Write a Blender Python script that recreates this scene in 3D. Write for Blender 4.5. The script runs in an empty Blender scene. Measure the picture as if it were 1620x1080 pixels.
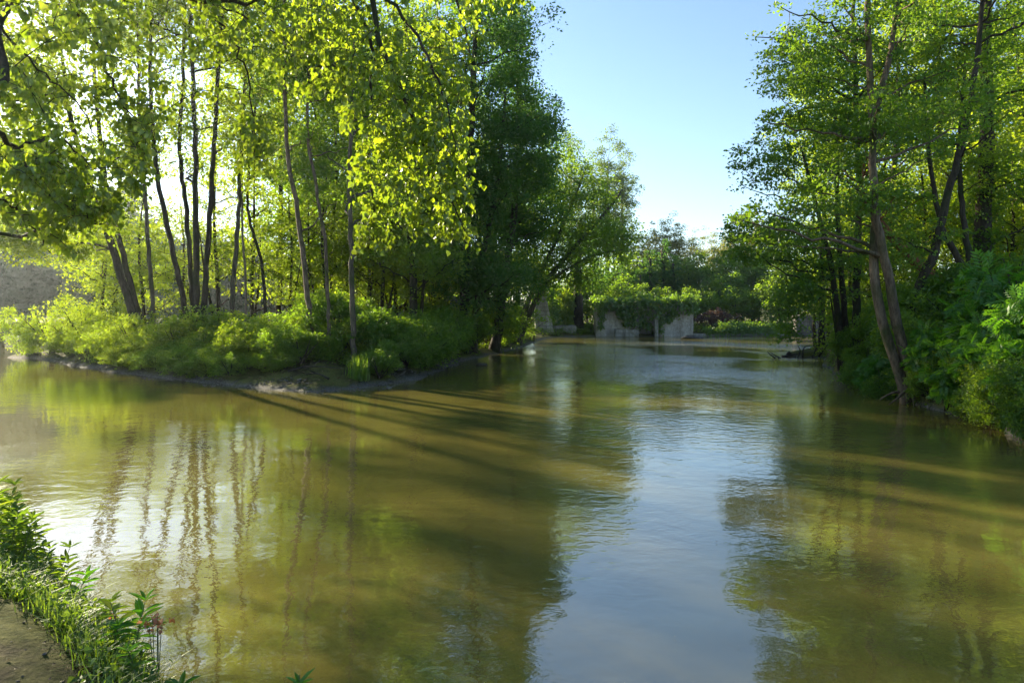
import bpy, math
import numpy as np
from mathutils import Vector, noise

SC = bpy.context.scene
COL = SC.collection
R = math.radians

# ------------------------------------------------------------------ camera, sky, sun, exposure
F, H, HY, CX = 1100.0, 1.9, 502.0, 810.0          # focal length in photo pixels, eye height, horizon row
cam = bpy.data.cameras.new('camera')
cam.sensor_width = 36.0
cam.lens = 36.0 * F / 1620.0
cam.shift_y = -(540.0 - HY) / 1620.0
cam.clip_start, cam.clip_end = 0.05, 4000.0
cam_o = bpy.data.objects.new('camera', cam)
COL.objects.link(cam_o)
cam_o.location = (0, 0, H)
cam_o.rotation_euler = (R(90), 0, 0)
SC.camera = cam_o

SUN_AZ, SUN_EL = R(-43.0), R(21.0)
world = bpy.data.worlds.new("World")
SC.world = world
world.use_nodes = True
wn = world.node_tree.nodes
sky = wn.new('ShaderNodeTexSky')
sky.sky_type = 'NISHITA'
sky.sun_disc = False
sky.sun_elevation, sky.sun_rotation = SUN_EL, SUN_AZ
sky.air_density, sky.dust_density, sky.ozone_density = 1.0, 0.25, 2.0
world.node_tree.links.new(sky.outputs[0], wn['Background'].inputs[0])
wn['Background'].inputs[1].default_value = 0.068

sl = bpy.data.lights.new('sun', 'SUN')
sl.energy, sl.angle, sl.color = 5.0, R(0.8), (1.0, 0.86, 0.62)
sun = bpy.data.objects.new('sun', sl)
COL.objects.link(sun)
SDIR = Vector((math.sin(SUN_AZ) * math.cos(SUN_EL), math.cos(SUN_AZ) * math.cos(SUN_EL), math.sin(SUN_EL)))
sun.rotation_euler = SDIR.to_track_quat('Z', 'Y').to_euler()
sun.location = SDIR * 60

SC.view_settings.view_transform = 'Standard'
SC.view_settings.look = 'None'
SC.view_settings.gamma = 1.0
SC.view_settings.exposure = 2.0
cy = SC.cycles
cy.max_bounces, cy.diffuse_bounces, cy.glossy_bounces = 6, 4, 3
cy.transmission_bounces, cy.volume_bounces, cy.transparent_max_bounces = 4, 0, 4
cy.sample_clamp_indirect = 6.0
cy.use_denoising = True
cy.caustics_reflective = False
cy.caustics_refractive = False


def P(px, py, Y):
    """A point at distance Y (metres from the viewer) seen at photo pixel px, py."""
    return np.array(((px - CX) / F * Y, Y, H - (py - HY) / F * Y))


# ------------------------------------------------------------------ helpers
def rng_(seed):
    return np.random.default_rng(seed)


def tag(o, label=None, cat=None, group=None, kind=None):
    if label: o['label'] = label
    if cat: o['category'] = cat
    if group: o['group'] = group
    if kind: o['kind'] = kind
    return o


def empty(name, loc, label, cat, group=None):
    o = bpy.data.objects.new(name, None)
    o.empty_display_size = 0.3
    COL.objects.link(o)
    o.location = tuple(loc)
    return tag(o, label, cat, group)


class MB:
    """Collects vertices and quads / triangles and links them as ONE mesh object."""
    def __init__(s):
        s.v, s.q, s.t, s.n = [], [], [], 0

    def add(s, v, q=None, t=None):
        v = np.asarray(v, float).reshape(-1, 3)
        if q is not None and len(q): s.q.append(np.asarray(q, np.int64).reshape(-1, 4) + s.n)
        if t is not None and len(t): s.t.append(np.asarray(t, np.int64).reshape(-1, 3) + s.n)
        s.v.append(v)
        s.n += len(v)

    def tube(s, pts, rad, seg=6, cap=True, wob=0.0, rng=None):
        pts = np.asarray(pts, float)
        k = len(pts)
        rad = np.broadcast_to(np.asarray(rad, float), (k,)).copy()
        tn = np.gradient(pts, axis=0)
        tn /= np.linalg.norm(tn, axis=1)[:, None] + 1e-9
        m = tn.mean(0)
        ref = np.array((1., 0, 0)) if abs(m[0]) < 0.75 * (np.linalg.norm(m) + 1e-9) else np.array((0, 1., 0))
        a = np.cross(tn, ref)
        a /= np.linalg.norm(a, axis=1)[:, None] + 1e-9
        b = np.cross(tn, a)
        th = np.linspace(0, 2 * np.pi, seg, endpoint=False)
        rr = rad[:, None] * np.ones((1, seg))
        if wob and rng is not None:
            rr = rr * (1 + wob * rng.normal(size=(k, seg)) + wob * 1.2 * rng.normal(size=(1, seg)))
        ring = pts[:, None] + rr[..., None] * (np.cos(th)[None, :, None] * a[:, None] + np.sin(th)[None, :, None] * b[:, None])
        i = np.arange(k - 1)[:, None] * seg
        j = np.arange(seg)[None]
        j2 = (j + 1) % seg
        q = np.stack((i + j, i + j2, i + seg + j2, i + seg + j), -1).reshape(-1, 4)
        t = None
        v = ring.reshape(-1, 3)
        if cap:
            v = np.vstack((v, pts[:1], pts[-1:]))
            t = [(k * seg, int((x + 1) % seg), int(x)) for x in range(seg)] + \
                [(k * seg + 1, (k - 1) * seg + x, (k - 1) * seg + (x + 1) % seg) for x in range(seg)]
        s.add(v, q, t)

    def build(s, name, mat, parent=None, origin=(0, 0, 0), smooth=False):
        v = np.vstack(s.v) - np.asarray(origin, float)
        q = np.vstack(s.q) if s.q else np.zeros((0, 4), np.int64)
        t = np.vstack(s.t) if s.t else np.zeros((0, 3), np.int64)
        me = bpy.data.meshes.new(name)
        me.vertices.add(len(v))
        me.vertices.foreach_set('co', v.astype(np.float32).ravel())
        me.loops.add(q.size + t.size)
        me.loops.foreach_set('vertex_index', np.concatenate((q.ravel(), t.ravel())).astype(np.int32))
        me.polygons.add(len(q) + len(t))
        st = np.concatenate((np.arange(len(q)) * 4, q.size + np.arange(len(t)) * 3)).astype(np.int32)
        me.polygons.foreach_set('loop_start', st)
        me.polygons.foreach_set('use_smooth', np.full(len(q) + len(t), smooth))
        me.update(calc_edges=True)
        me.validate()
        me.materials.append(mat)
        o = bpy.data.objects.new(name, me)
        COL.objects.link(o)
        if parent is not None:
            o.parent = parent
        else:
            o.location = tuple(origin)
        return o


def copy_tree(o, parent=None):
    c = o.copy()
    COL.objects.link(c)
    if parent is not None: c.parent = parent
    for ch in list(o.children): copy_tree(ch, c)
    return c


def place(proto, loc, rz=0.0, sc=1.0, label=None, group=None, first=[set()], sz=None, lean=(0, 0)):
    """The first call moves the prototype itself, later calls copy it."""
    if proto.name in first[0]:
        o = copy_tree(proto)
    else:
        o = proto
        first[0].add(proto.name)
    o.location = tuple(loc)
    o.rotation_euler = (lean[0], lean[1], rz)
    o.scale = (sc, sc, sc if sz is None else sz)
    if label: o['label'] = label
    if group: o['group'] = group
    return o


def smooth_line(pts, n):
    """Catmull-Rom through the points (last axis may hold a radius too)."""
    p = np.asarray(pts, float)
    if len(p) == 2:
        return p[0] + (p[1] - p[0]) * np.linspace(0, 1, n)[:, None]
    p = np.vstack((2 * p[0] - p[1], p, 2 * p[-1] - p[-2]))
    m = len(p) - 3
    u = np.linspace(0, m - 1e-6, n)
    i = u.astype(int)
    f = (u - i)[:, None]
    a, b, c, d = p[i], p[i + 1], p[i + 2], p[i + 3]
    return 0.5 * (2 * b + (c - a) * f + (2 * a - 5 * b + 4 * c - d) * f ** 2 + (3 * b - a - 3 * c + d) * f ** 3)


def norm(a):
    return a / (np.linalg.norm(a, axis=-1, keepdims=True) + 1e-9)


# leaf templates: rows (along, across, lift), quads
LEAF_PLAIN = (np.array(((0, 0, 0), (.42, .34, .07), (1, 0, -.05), (.42, -.34, .07))), np.array(((0, 1, 2, 3),)))
LEAF_DELTA = (np.array(((0, 0, 0), (.06, .34, .05), (.34, .47, .10), (1, 0, -.10), (.34, -.47, .10), (.06, -.34, .05))),
              np.array(((0, 3, 2, 1), (0, 5, 4, 3))))
LEAF_LANCE = (np.array(((0, 0, 0), (.3, .13, .04), (.62, .11, -.02), (1, 0, -.22), (.62, -.11, -.02), (.3, -.13, .04), (.5, 0, -.02))),
              np.array(((0, 6, 2, 1), (6, 3, 2, 6)[:4], (0, 5, 4, 6))))
LEAF_LANCE = (LEAF_LANCE[0][:6], np.array(((0, 3, 2, 1), (0, 5, 4, 3))))


def _pinnate(n=5):
    v, q = [], []
    def leaflet(u, s, ang, L):
        c, sn = math.cos(ang), math.sin(ang)
        b = len(v)
        for (a, w, l) in ((0, 0, 0), (.45, .19, .03), (1, 0, -.10), (.45, -.19, .03)):
            v.append((u + (a * c - w * sn * s) * L, s * a * sn * L + w * c * L, l * L - .10 * u * u))
        q.append((b, b + 1, b + 2, b + 3))
    for i in range(n):
        u = .12 + .62 * i / (n - 1)
        for s in (1, -1): leaflet(u, s, R(62 - 22 * i / n), .40 - .10 * abs(i - 1.5) / n)
    leaflet(.74, 1, 0.0, .36)
    return np.array(v), np.array(q)


LEAF_PINNATE = _pinnate()


def leaf_mesh(mb, rng, c, d, n, L, tpl, wjit=0.15):
    """One leaf per row of c, along d, its face towards n, of length L."""
    tv, tq = tpl
    c = np.asarray(c); N = len(c)
    d = norm(d)
    s = norm(np.cross(n, d))
    nn = np.cross(d, s)
    L = np.broadcast_to(L, (N,))
    W = L * (1 + wjit * rng.normal(size=N))
    v = c[:, None] + tv[None, :, 0:1] * (L[:, None, None] * d[:, None]) + tv[None, :, 1:2] * (W[:, None, None] * s[:, None]) \
        + tv[None, :, 2:3] * (L[:, None, None] * nn[:, None])
    q = tq[None] + (np.arange(N) * len(tv))[:, None, None]
    mb.add(v.reshape(-1, 3), q.reshape(-1, 4))


# ------------------------------------------------------------------ materials
def new_mat(name):
    m = bpy.data.materials.new(name)
    m.use_nodes = True
    nt = m.node_tree
    nt.nodes.clear()
    out = nt.nodes.new('ShaderNodeOutputMaterial')
    return m, nt, out


def N(nt, t, **kw):
    n = nt.nodes.new(t)
    for k, v in kw.items():
        if k.startswith('i_'):
            key = k[2:]
            n.inputs[int(key) if key.isdigit() else key].default_value = v
        else:
            setattr(n, k, v)
    return n


def ramp(nt, stops):
    r = nt.nodes.new('ShaderNodeValToRGB')
    e = r.color_ramp.elements
    while len(e) < len(stops): e.new(0.5)
    for x, (p, c) in zip(e, stops):
        x.position = p
        x.color = (*c, 1) if len(c) == 3 else c
    return r


def leaf_mat(name, cols, trans, tmix=0.5, gloss=0.06, rough=0.42):
    """Thin leaf: reflects a green, lets a yellower green through; every leaf its own tint."""
    m, nt, out = new_mat(name)
    lk = nt.links.new
    geo = N(nt, 'ShaderNodeNewGeometry')
    oi = N(nt, 'ShaderNodeObjectInfo')
    mr = N(nt, 'ShaderNodeMath', operation='MULTIPLY', i_1=0.30)
    lk(oi.outputs['Random'], mr.inputs[0])
    mx = N(nt, 'ShaderNodeMath', operation='MULTIPLY_ADD', i_1=0.70)
    lk(geo.outputs['Random Per Island'], mx.inputs[0]); lk(mr.outputs[0], mx.inputs[2])
    k = len(cols)
    r1 = ramp(nt, [(i / max(k - 1, 1), c) for i, c in enumerate(cols)])
    r2 = ramp(nt, [(i / max(len(trans) - 1, 1), c) for i, c in enumerate(trans)])
    lk(mx.outputs[0], r1.inputs[0]); lk(mx.outputs[0], r2.inputs[0])
    d = N(nt, 'ShaderNodeBsdfDiffuse'); t = N(nt, 'ShaderNodeBsdfTranslucent')
    lk(r1.outputs[0], d.inputs[0]); lk(r2.outputs[0], t.inputs[0])
    a = N(nt, 'ShaderNodeMixShader', i_0=tmix)
    lk(d.outputs[0], a.inputs[1]); lk(t.outputs[0], a.inputs[2])
    if gloss > 0:
        g = N(nt, 'ShaderNodeBsdfGlossy'); g.inputs['Roughness'].default_value = rough
        g.inputs[0].default_value = (.9, .95, .9, 1)
        b = N(nt, 'ShaderNodeMixShader', i_0=gloss)
        lk(a.outputs[0], b.inputs[1]); lk(g.outputs[0], b.inputs[2]); lk(b.outputs[0], out.inputs[0])
    else:
        lk(a.outputs[0], out.inputs[0])
    return m


def bark_mat(name, dark, light, scale=9.0, moss=None, bump=0.03):
    m, nt, out = new_mat(name)
    lk = nt.links.new
    tc = N(nt, 'ShaderNodeTexCoord')
    mp = N(nt, 'ShaderNodeMapping'); mp.inputs['Scale'].default_value = (scale, scale, scale * 0.22)
    lk(tc.outputs['Object'], mp.inputs[0])
    nz = N(nt, 'ShaderNodeTexNoise', i_Scale=1.6, i_Detail=6.0, i_Roughness=0.65)
    lk(mp.outputs[0], nz.inputs[0])
    r = ramp(nt, [(.32, dark), (.68, light)])
    lk(nz.outputs[0], r.inputs[0])
    col = r.outputs[0]
    if moss:
        n2 = N(nt, 'ShaderNodeTexNoise', i_Scale=1.3, i_Detail=4.0)
        lk(tc.outputs['Object'], n2.inputs[0])
        r2 = ramp(nt, [(.5, (0, 0, 0)), (.66, (1, 1, 1))])
        lk(n2.outputs[0], r2.inputs[0])
        mx = N(nt, 'ShaderNodeMixRGB'); mx.inputs[2].default_value = (*moss, 1)
        lk(r2.outputs[0], mx.inputs[0]); lk(col, mx.inputs[1])
        col = mx.outputs[0]
    p = N(nt, 'ShaderNodeBsdfPrincipled'); p.inputs['Roughness'].default_value = 0.9
    p.inputs['Specular IOR Level'].default_value = 0.2
    bp = N(nt, 'ShaderNodeBump', i_Strength=0.9, i_Distance=bump)
    lk(nz.outputs[0], bp.inputs['Height']); lk(bp.outputs[0], p.inputs['Normal'])
    lk(col, p.inputs[0]); lk(p.outputs[0], out.inputs[0])
    return m


M = {}
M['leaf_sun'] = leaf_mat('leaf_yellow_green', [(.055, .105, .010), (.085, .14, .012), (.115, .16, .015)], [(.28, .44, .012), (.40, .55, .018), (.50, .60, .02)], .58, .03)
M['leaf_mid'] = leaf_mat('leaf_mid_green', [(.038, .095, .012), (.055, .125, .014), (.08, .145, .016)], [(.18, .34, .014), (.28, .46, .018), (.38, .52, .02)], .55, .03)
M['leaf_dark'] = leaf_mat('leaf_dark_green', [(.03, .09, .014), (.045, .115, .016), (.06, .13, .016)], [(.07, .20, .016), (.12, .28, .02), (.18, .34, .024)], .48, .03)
M['leaf_poplar'] = leaf_mat('leaf_poplar', [(.055, .10, .012), (.085, .135, .014), (.11, .15, .016)], [(.26, .40, .012), (.38, .52, .018), (.52, .58, .02)], .55, .05, .35)
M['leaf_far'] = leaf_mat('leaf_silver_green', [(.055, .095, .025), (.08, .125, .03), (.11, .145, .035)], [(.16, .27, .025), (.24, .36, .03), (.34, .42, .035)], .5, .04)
M['leaf_mist'] = leaf_mat('leaf_blue_green', [(.05, .085, .045), (.06, .10, .055), (.07, .11, .06)], [(.10, .17, .06), (.13, .20, .07)], .4, .03)  # mist painted into the leaf colour: bluer green for the far backwater trees
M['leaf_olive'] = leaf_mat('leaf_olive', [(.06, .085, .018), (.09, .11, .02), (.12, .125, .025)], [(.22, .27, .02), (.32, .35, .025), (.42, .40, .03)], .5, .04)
M['leaf_ivy'] = leaf_mat('leaf_ivy', [(.04, .10, .010), (.06, .135, .012), (.09, .16, .015)], [(.16, .32, .014), (.26, .44, .018), (.36, .5, .02)], .48, .05, .4)
M['leaf_bright'] = leaf_mat('leaf_bright_green', [(.035, .115, .010), (.05, .14, .012), (.075, .165, .014)], [(.11, .36, .012), (.17, .44, .014), (.26, .52, .018)], .5, .04)
M['grass'] = leaf_mat('grass_blades', [(.045, .105, .01), (.065, .135, .012), (.10, .155, .02)], [(.20, .36, .014), (.30, .46, .02), (.42, .52, .03)], .52, .05)
M['herb'] = leaf_mat('herb_leaves', [(.035, .095, .012), (.055, .12, .014), (.08, .14, .018)], [(.18, .32, .014), (.28, .44, .018), (.40, .5, .02)], .52, .04)
M['rust'] = leaf_mat('rust_red_leaf', [(.34, .09, .04), (.42, .15, .06), (.48, .24, .13)], [(.5, .14, .04), (.55, .22, .07), (.55, .33, .18)], .45, .05)
M['redshrub'] = leaf_mat('dull_red_leaf', [(.06, .035, .03), (.09, .05, .04), (.10, .075, .045)], [(.12, .05, .04), (.16, .08, .05), (.16, .12, .06)], .4, .04)
M['stem'] = leaf_mat('green_stem', [(.07, .10, .03), (.10, .12, .04)], [(.10, .14, .03), (.12, .15, .04)], .2, .05)
M['bark_dark'] = bark_mat('bark_dark', (.020, .016, .011), (.075, .06, .042), 9, (.03, .04, .012))
M['bark_grey'] = bark_mat('bark_grey', (.045, .038, .028), (.15, .125, .09), 8, (.05, .06, .025))
M['bark_warm'] = bark_mat('bark_warm', (.05, .037, .025), (.22, .165, .115), 10, (.05, .06, .02), .05)
M['bark_red'] = bark_mat('bark_red', (.10, .035, .018), (.30, .12, .06), 9, None, .05)
M['wood_wet'] = bark_mat('wood_wet', (.015, .013, .010), (.06, .05, .04), 8, None, .02)
M['wood_pale'] = bark_mat('wood_pale', (.12, .10, .075), (.26, .22, .17), 10, None, .02)


def wall_mat(name, base, stain, scale=1.0, brick=False):
    m, nt, out = new_mat(name)
    lk = nt.links.new
    tc = N(nt, 'ShaderNodeTexCoord')
    n1 = N(nt, 'ShaderNodeTexNoise', i_Scale=0.9 * scale, i_Detail=8.0, i_Roughness=0.7)
    n2 = N(nt, 'ShaderNodeTexNoise', i_Scale=6.0 * scale, i_Detail=6.0, i_Roughness=0.7)
    mp = N(nt, 'ShaderNodeMapping'); mp.inputs['Scale'].default_value = (1.2, 1.2, .25)
    lk(tc.outputs['Object'], mp.inputs[0]); lk(mp.outputs[0], n1.inputs[0]); lk(tc.outputs['Object'], n2.inputs[0])
    r1 = ramp(nt, [(.35, stain), (.62, base)])
    lk(n1.outputs[0], r1.inputs[0])
    r2 = ramp(nt, [(.3, (.62, .60, .56)), (.65, (1, 1, 1))])
    lk(n2.outputs[0], r2.inputs[0])
    mx = N(nt, 'ShaderNodeMixRGB', blend_type='MULTIPLY', i_0=1.0)
    lk(r1.outputs[0], mx.inputs[1]); lk(r2.outputs[0], mx.inputs[2])
    sp = N(nt, 'ShaderNodeSeparateXYZ'); lk(tc.outputs['Object'], sp.inputs[0])
    ad = N(nt, 'ShaderNodeMath', operation='ADD'); lk(sp.outputs[0], ad.inputs[0]); lk(sp.outputs[1], ad.inputs[1])
    cb = N(nt, 'ShaderNodeCombineXYZ'); lk(ad.outputs[0], cb.inputs[0]); lk(sp.outputs[2], cb.inputs[1])
    br = N(nt, 'ShaderNodeTexBrick'); lk(cb.outputs[0], br.inputs[0])
    for k_, v_ in (('Color1', (1, 1, 1, 1)), ('Color2', (.72, .70, .66, 1)), ('Mortar', (.42, .38, .33, 1)), ('Scale', 1.0), ('Mortar Size', .035), ('Brick Width', .8), ('Row Height', .36)):
        br.inputs[k_].default_value = v_
    m2 = N(nt, 'ShaderNodeMixRGB', blend_type='MULTIPLY', i_0=.6 if scale > 1.5 else .14)
    lk(mx.outputs[0], m2.inputs[1]); lk(br.outputs[0], m2.inputs[2]); mx = m2
    p = N(nt, 'ShaderNodeBsdfPrincipled'); p.inputs['Roughness'].default_value = 0.92
    bp = N(nt, 'ShaderNodeBump', i_Strength=0.8, i_Distance=0.04)
    lk(n2.outputs[0], bp.inputs['Height']); lk(bp.outputs[0], p.inputs['Normal'])
    lk(mx.outputs[0], p.inputs[0]); lk(p.outputs[0], out.inputs[0])
    return m


M['render_wall'] = wall_mat('old_render', (.62, .57, .53), (.27, .23, .20))
M['shore_stone'] = wall_mat('shore_stone', (.20, .19, .175), (.07, .065, .055), 3.0)
M['wet_rock'] = wall_mat('wet_rock', (.09, .085, .075), (.03, .028, .024), 3.0)
M['stone'] = wall_mat('weathered_stone', (.44, .42, .39), (.20, .185, .16), 2.0)


def ground_mat():
    m, nt, out = new_mat('bank_soil')
    lk = nt.links.new
    geo = N(nt, 'ShaderNodeNewGeometry')
    sep = N(nt, 'ShaderNodeSeparateXYZ'); lk(geo.outputs['Position'], sep.inputs[0])
    n1 = N(nt, 'ShaderNodeTexNoise', i_Scale=1.1, i_Detail=8.0, i_Roughness=0.65)
    n2 = N(nt, 'ShaderNodeTexNoise', i_Scale=22.0, i_Detail=6.0, i_Roughness=0.7)
    lk(geo.outputs['Position'], n1.inputs[0]); lk(geo.outputs['Position'], n2.inputs[0])
    soil = ramp(nt, [(.3, (.014, .010, .007)), (.55, (.038, .028, .018)), (.75, (.085, .066, .046))])
    lk(n2.outputs[0], soil.inputs[0])
    moss = ramp(nt, [(.3, (.045, .055, .012)), (.7, (.14, .14, .035))])
    lk(n2.outputs[0], moss.inputs[0])
    mr = ramp(nt, [(.36, (0, 0, 0)), (.54, (1, 1, 1))]); lk(n1.outputs[0], mr.inputs[0])
    a = N(nt, 'ShaderNodeMixRGB'); lk(mr.outputs[0], a.inputs[0]); lk(soil.outputs[0], a.inputs[1]); lk(moss.outputs[0], a.inputs[2])
    # grey silt by the waterline
    zz = N(nt, 'ShaderNodeMath', operation='MULTIPLY_ADD', i_1=0.35); lk(n1.outputs[0], zz.inputs[0]); lk(sep.outputs[2], zz.inputs[2])
    wr = ramp(nt, [(.20, (1, 1, 1)), (.30, (0, 0, 0))]); lk(zz.outputs[0], wr.inputs[0])
    mud = ramp(nt, [(.35, (.04, .036, .03)), (.65, (.17, .16, .145))]); lk(n2.outputs[0], mud.inputs[0])
    b = N(nt, 'ShaderNodeMixRGB'); lk(wr.outputs[0], b.inputs[0]); lk(a.outputs[0], b.inputs[1]); lk(mud.outputs[0], b.inputs[2])
    p = N(nt, 'ShaderNodeBsdfPrincipled')
    p.inputs['Specular IOR Level'].default_value = 0.10
    rr = ramp(nt, [(0, (.9, .9, .9)), (1, (.8, .8, .8))]); lk(wr.outputs[0], rr.inputs[0]); lk(rr.outputs[0], p.inputs['Roughness'])
    bp = N(nt, 'ShaderNodeBump', i_Strength=1.0, i_Distance=0.035); lk(n2.outputs[0], bp.inputs['Height'])
    lk(bp.outputs[0], p.inputs['Normal']); lk(b.outputs[0], p.inputs[0]); lk(p.outputs[0], out.inputs[0])
    return m


def water_mat():
    """Muddy river: a brown body under a rippled, reflecting surface."""
    m, nt, out = new_mat('muddy_water')
    lk = nt.links.new
    geo = N(nt, 'ShaderNodeNewGeometry')
    sep = N(nt, 'ShaderNodeSeparateXYZ'); lk(geo.outputs['Position'], sep.inputs[0])
    def mapped(sx, sy, rot=0.0):
        mp = N(nt, 'ShaderNodeMapping'); mp.inputs['Scale'].default_value = (sx, sy, 1)
        mp.inputs['Rotation'].default_value = (0, 0, rot)
        lk(geo.outputs['Position'], mp.inputs[0]); return mp
    def nz(mp, scale, detail, rough=0.5, dist=0.0):
        n = N(nt, 'ShaderNodeTexNoise', i_Scale=scale, i_Detail=detail, i_Roughness=rough, i_Distortion=dist)
        lk(mp.outputs[0], n.inputs[0]); return n
    swell = nz(mapped(.9, 1.0, .5), .9, 2.0, .5, .3)
    rip = nz(mapped(1.0, 1.25, .3), 4.5, 3.0, .5, .5)
    fine = nz(mapped(1.0, 1.1), 19.0, 2.0)
    patch = nz(mapped(.16, .10, -.2), 1.0, 3.0, .55)         # where the current breaks the surface
    pr = ramp(nt, [(.42, (0, 0, 0)), (.62, (1, 1, 1))]); lk(patch.outputs[0], pr.inputs[0])
    # the channel in midstream (towards the far wall) is livelier than the backwater
    cur = N(nt, 'ShaderNodeMapRange'); cur.inputs[1].default_value, cur.inputs[2].default_value = 9.0, 24.0
    lk(sep.outputs[1], cur.inputs[0])
    curx = N(nt, 'ShaderNodeMapRange'); curx.inputs[1].default_value, curx.inputs[2].default_value = -4.0, 2.0
    lk(sep.outputs[0], curx.inputs[0])
    cc = N(nt, 'ShaderNodeMath', operation='MULTIPLY'); lk(cur.outputs[0], cc.inputs[0]); lk(curx.outputs[0], cc.inputs[1])
    amp = N(nt, 'ShaderNodeMath', operation='MULTIPLY_ADD', i_1=.60, i_2=.10); lk(pr.outputs[0], amp.inputs[0])
    cm = N(nt, 'ShaderNodeMath', operation='MULTIPLY_ADD', i_1=6.0, i_2=1.0); lk(cc.outputs[0], cm.inputs[0])
    am = N(nt, 'ShaderNodeMath', operation='MULTIPLY'); lk(amp.outputs[0], am.inputs[0]); lk(cm.outputs[0], am.inputs[1])
    h1 = N(nt, 'ShaderNodeMath', operation='MULTIPLY', i_1=.010); lk(swell.outputs[0], h1.inputs[0])
    h2 = N(nt, 'ShaderNodeMath', operation='MULTIPLY', i_1=.013); lk(rip.outputs[0], h2.inputs[0])
    h2b = N(nt, 'ShaderNodeMath', operation='MULTIPLY'); lk(h2.outputs[0], h2b.inputs[0]); lk(am.outputs[0], h2b.inputs[1])
    h3 = N(nt, 'ShaderNodeMath', operation='MULTIPLY', i_1=.0022); lk(fine.outputs[0], h3.inputs[0])
    h3b = N(nt, 'ShaderNodeMath', operation='MULTIPLY'); lk(h3.outputs[0], h3b.inputs[0]); lk(am.outputs[0], h3b.inputs[1])
    s1 = N(nt, 'ShaderNodeMath', operation='ADD'); lk(h1.outputs[0], s1.inputs[0]); lk(h2b.outputs[0], s1.inputs[1])
    s2 = N(nt, 'ShaderNodeMath', operation='ADD'); lk(s1.outputs[0], s2.inputs[0]); lk(h3b.outputs[0], s2.inputs[1])
    bp = N(nt, 'ShaderNodeBump', i_Strength=1.0, i_Distance=1.0); lk(s2.outputs[0], bp.inputs['Height'])
    tint = nz(mapped(.22, .5, .5), 1.0, 7.0, .65, 1.5)
    tr = ramp(nt, [(.35, (.102, .090, .021)), (.65, (.148, .128, .031))]); lk(tint.outputs[0], tr.inputs[0])
    p = N(nt, 'ShaderNodeBsdfPrincipled')
    p.inputs['Roughness'].default_value = 0.03
    p.inputs['IOR'].default_value = 2.4
    lk(tr.outputs[0], p.inputs[0]); lk(bp.outputs[0], p.inputs['Normal'])
    lk(p.outputs[0], out.inputs[0])
    return m


M['ground'] = ground_mat()
M['water'] = water_mat()

# ------------------------------------------------------------------ terrain and river
ISLAND = np.array([(-24, 33), (-21.2, 31.5), (-17, 27), (-13.4, 23.7), (-9.6, 20.7), (-6.4, 18.2), (-4.9, 17.5), (-3.9, 18.6), (-2.9, 21.2), (-2.6, 25),
                   (-2.2, 30), (-.8, 36), (.3, 42), (2.0, 55), (3.8, 66), (8, 69.6), (18.6, 69.8), (22, 69.2), (28, 69.3), (42, 69), (60, 74), (300, 78),
                   (300, 900), (-300, 900), (-300, 88), (-75, 86), (-30, 90), (-12, 84), (-7, 70), (-10, 57), (-15, 48), (-21, 40)], float)
RIGHT = np.array([(8.0, 0), (8.0, 8), (8.1, 11.1), (8.9, 13.4), (8.6, 15.2), (9.6, 18.5), (11, 23.7), (13.5, 30), (16.4, 37), (22, 48), (30, 57), (42, 62),
                  (300, 66), (300, -60), (12, -60), (9, -10)], float)
NEAR = np.array([(1.2, .9), (-.4, 1.9), (-1.12, 2.70), (-1.66, 3.32), (-2.3, 3.95), (-3.3, 4.9), (-4.6, 6.4), (-8, 8.7), (-14, 10.5), (-300, 12), (-300, -60),
                 (7, -60), (5, -5), (3, 0.0)], float)


BAR = np.array([(13.1, 33.6), (13.6, 32.6), (15, 32.2), (17, 33), (18, 37), (15.8, 37), (14.2, 35.2)], float)


def sdf(poly, x, y):
    """Signed distance to the polygon, positive inside."""
    d = np.full(x.shape, 1e9)
    inside = np.zeros(x.shape, bool)
    n = len(poly)
    for i in range(n):
        a, b = poly[i], poly[(i + 1) % n]
        e = b - a
        wx, wy = x - a[0], y - a[1]
        t = np.clip((wx * e[0] + wy * e[1]) / (e @ e), 0, 1)
        d = np.minimum(d, (wx - e[0] * t) ** 2 + (wy - e[1] * t) ** 2)
        c = (a[1] > y) != (b[1] > y)
        with np.errstate(divide='ignore', invalid='ignore'):
            xi = (b[0] - a[0]) * (y - a[1]) / (b[1] - a[1]) + a[0]
        inside ^= c & (x < xi)
    d = np.sqrt(d)
    return np.where(inside, d, -d)


def wob(x, y):
    return (np.sin(x * 1.7 + 1.3 * np.sin(y * .9)) * .5 + np.sin(y * 2.3 + 1.1 * np.sin(x * 1.6)) * .35 + np.sin(x * 5.1 + y * 4.3) * .18 + np.sin(x * 9.3 - y * 7.7) * .10)


def prof(d, xs, zs):
    return np.interp(d, xs, zs)


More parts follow.
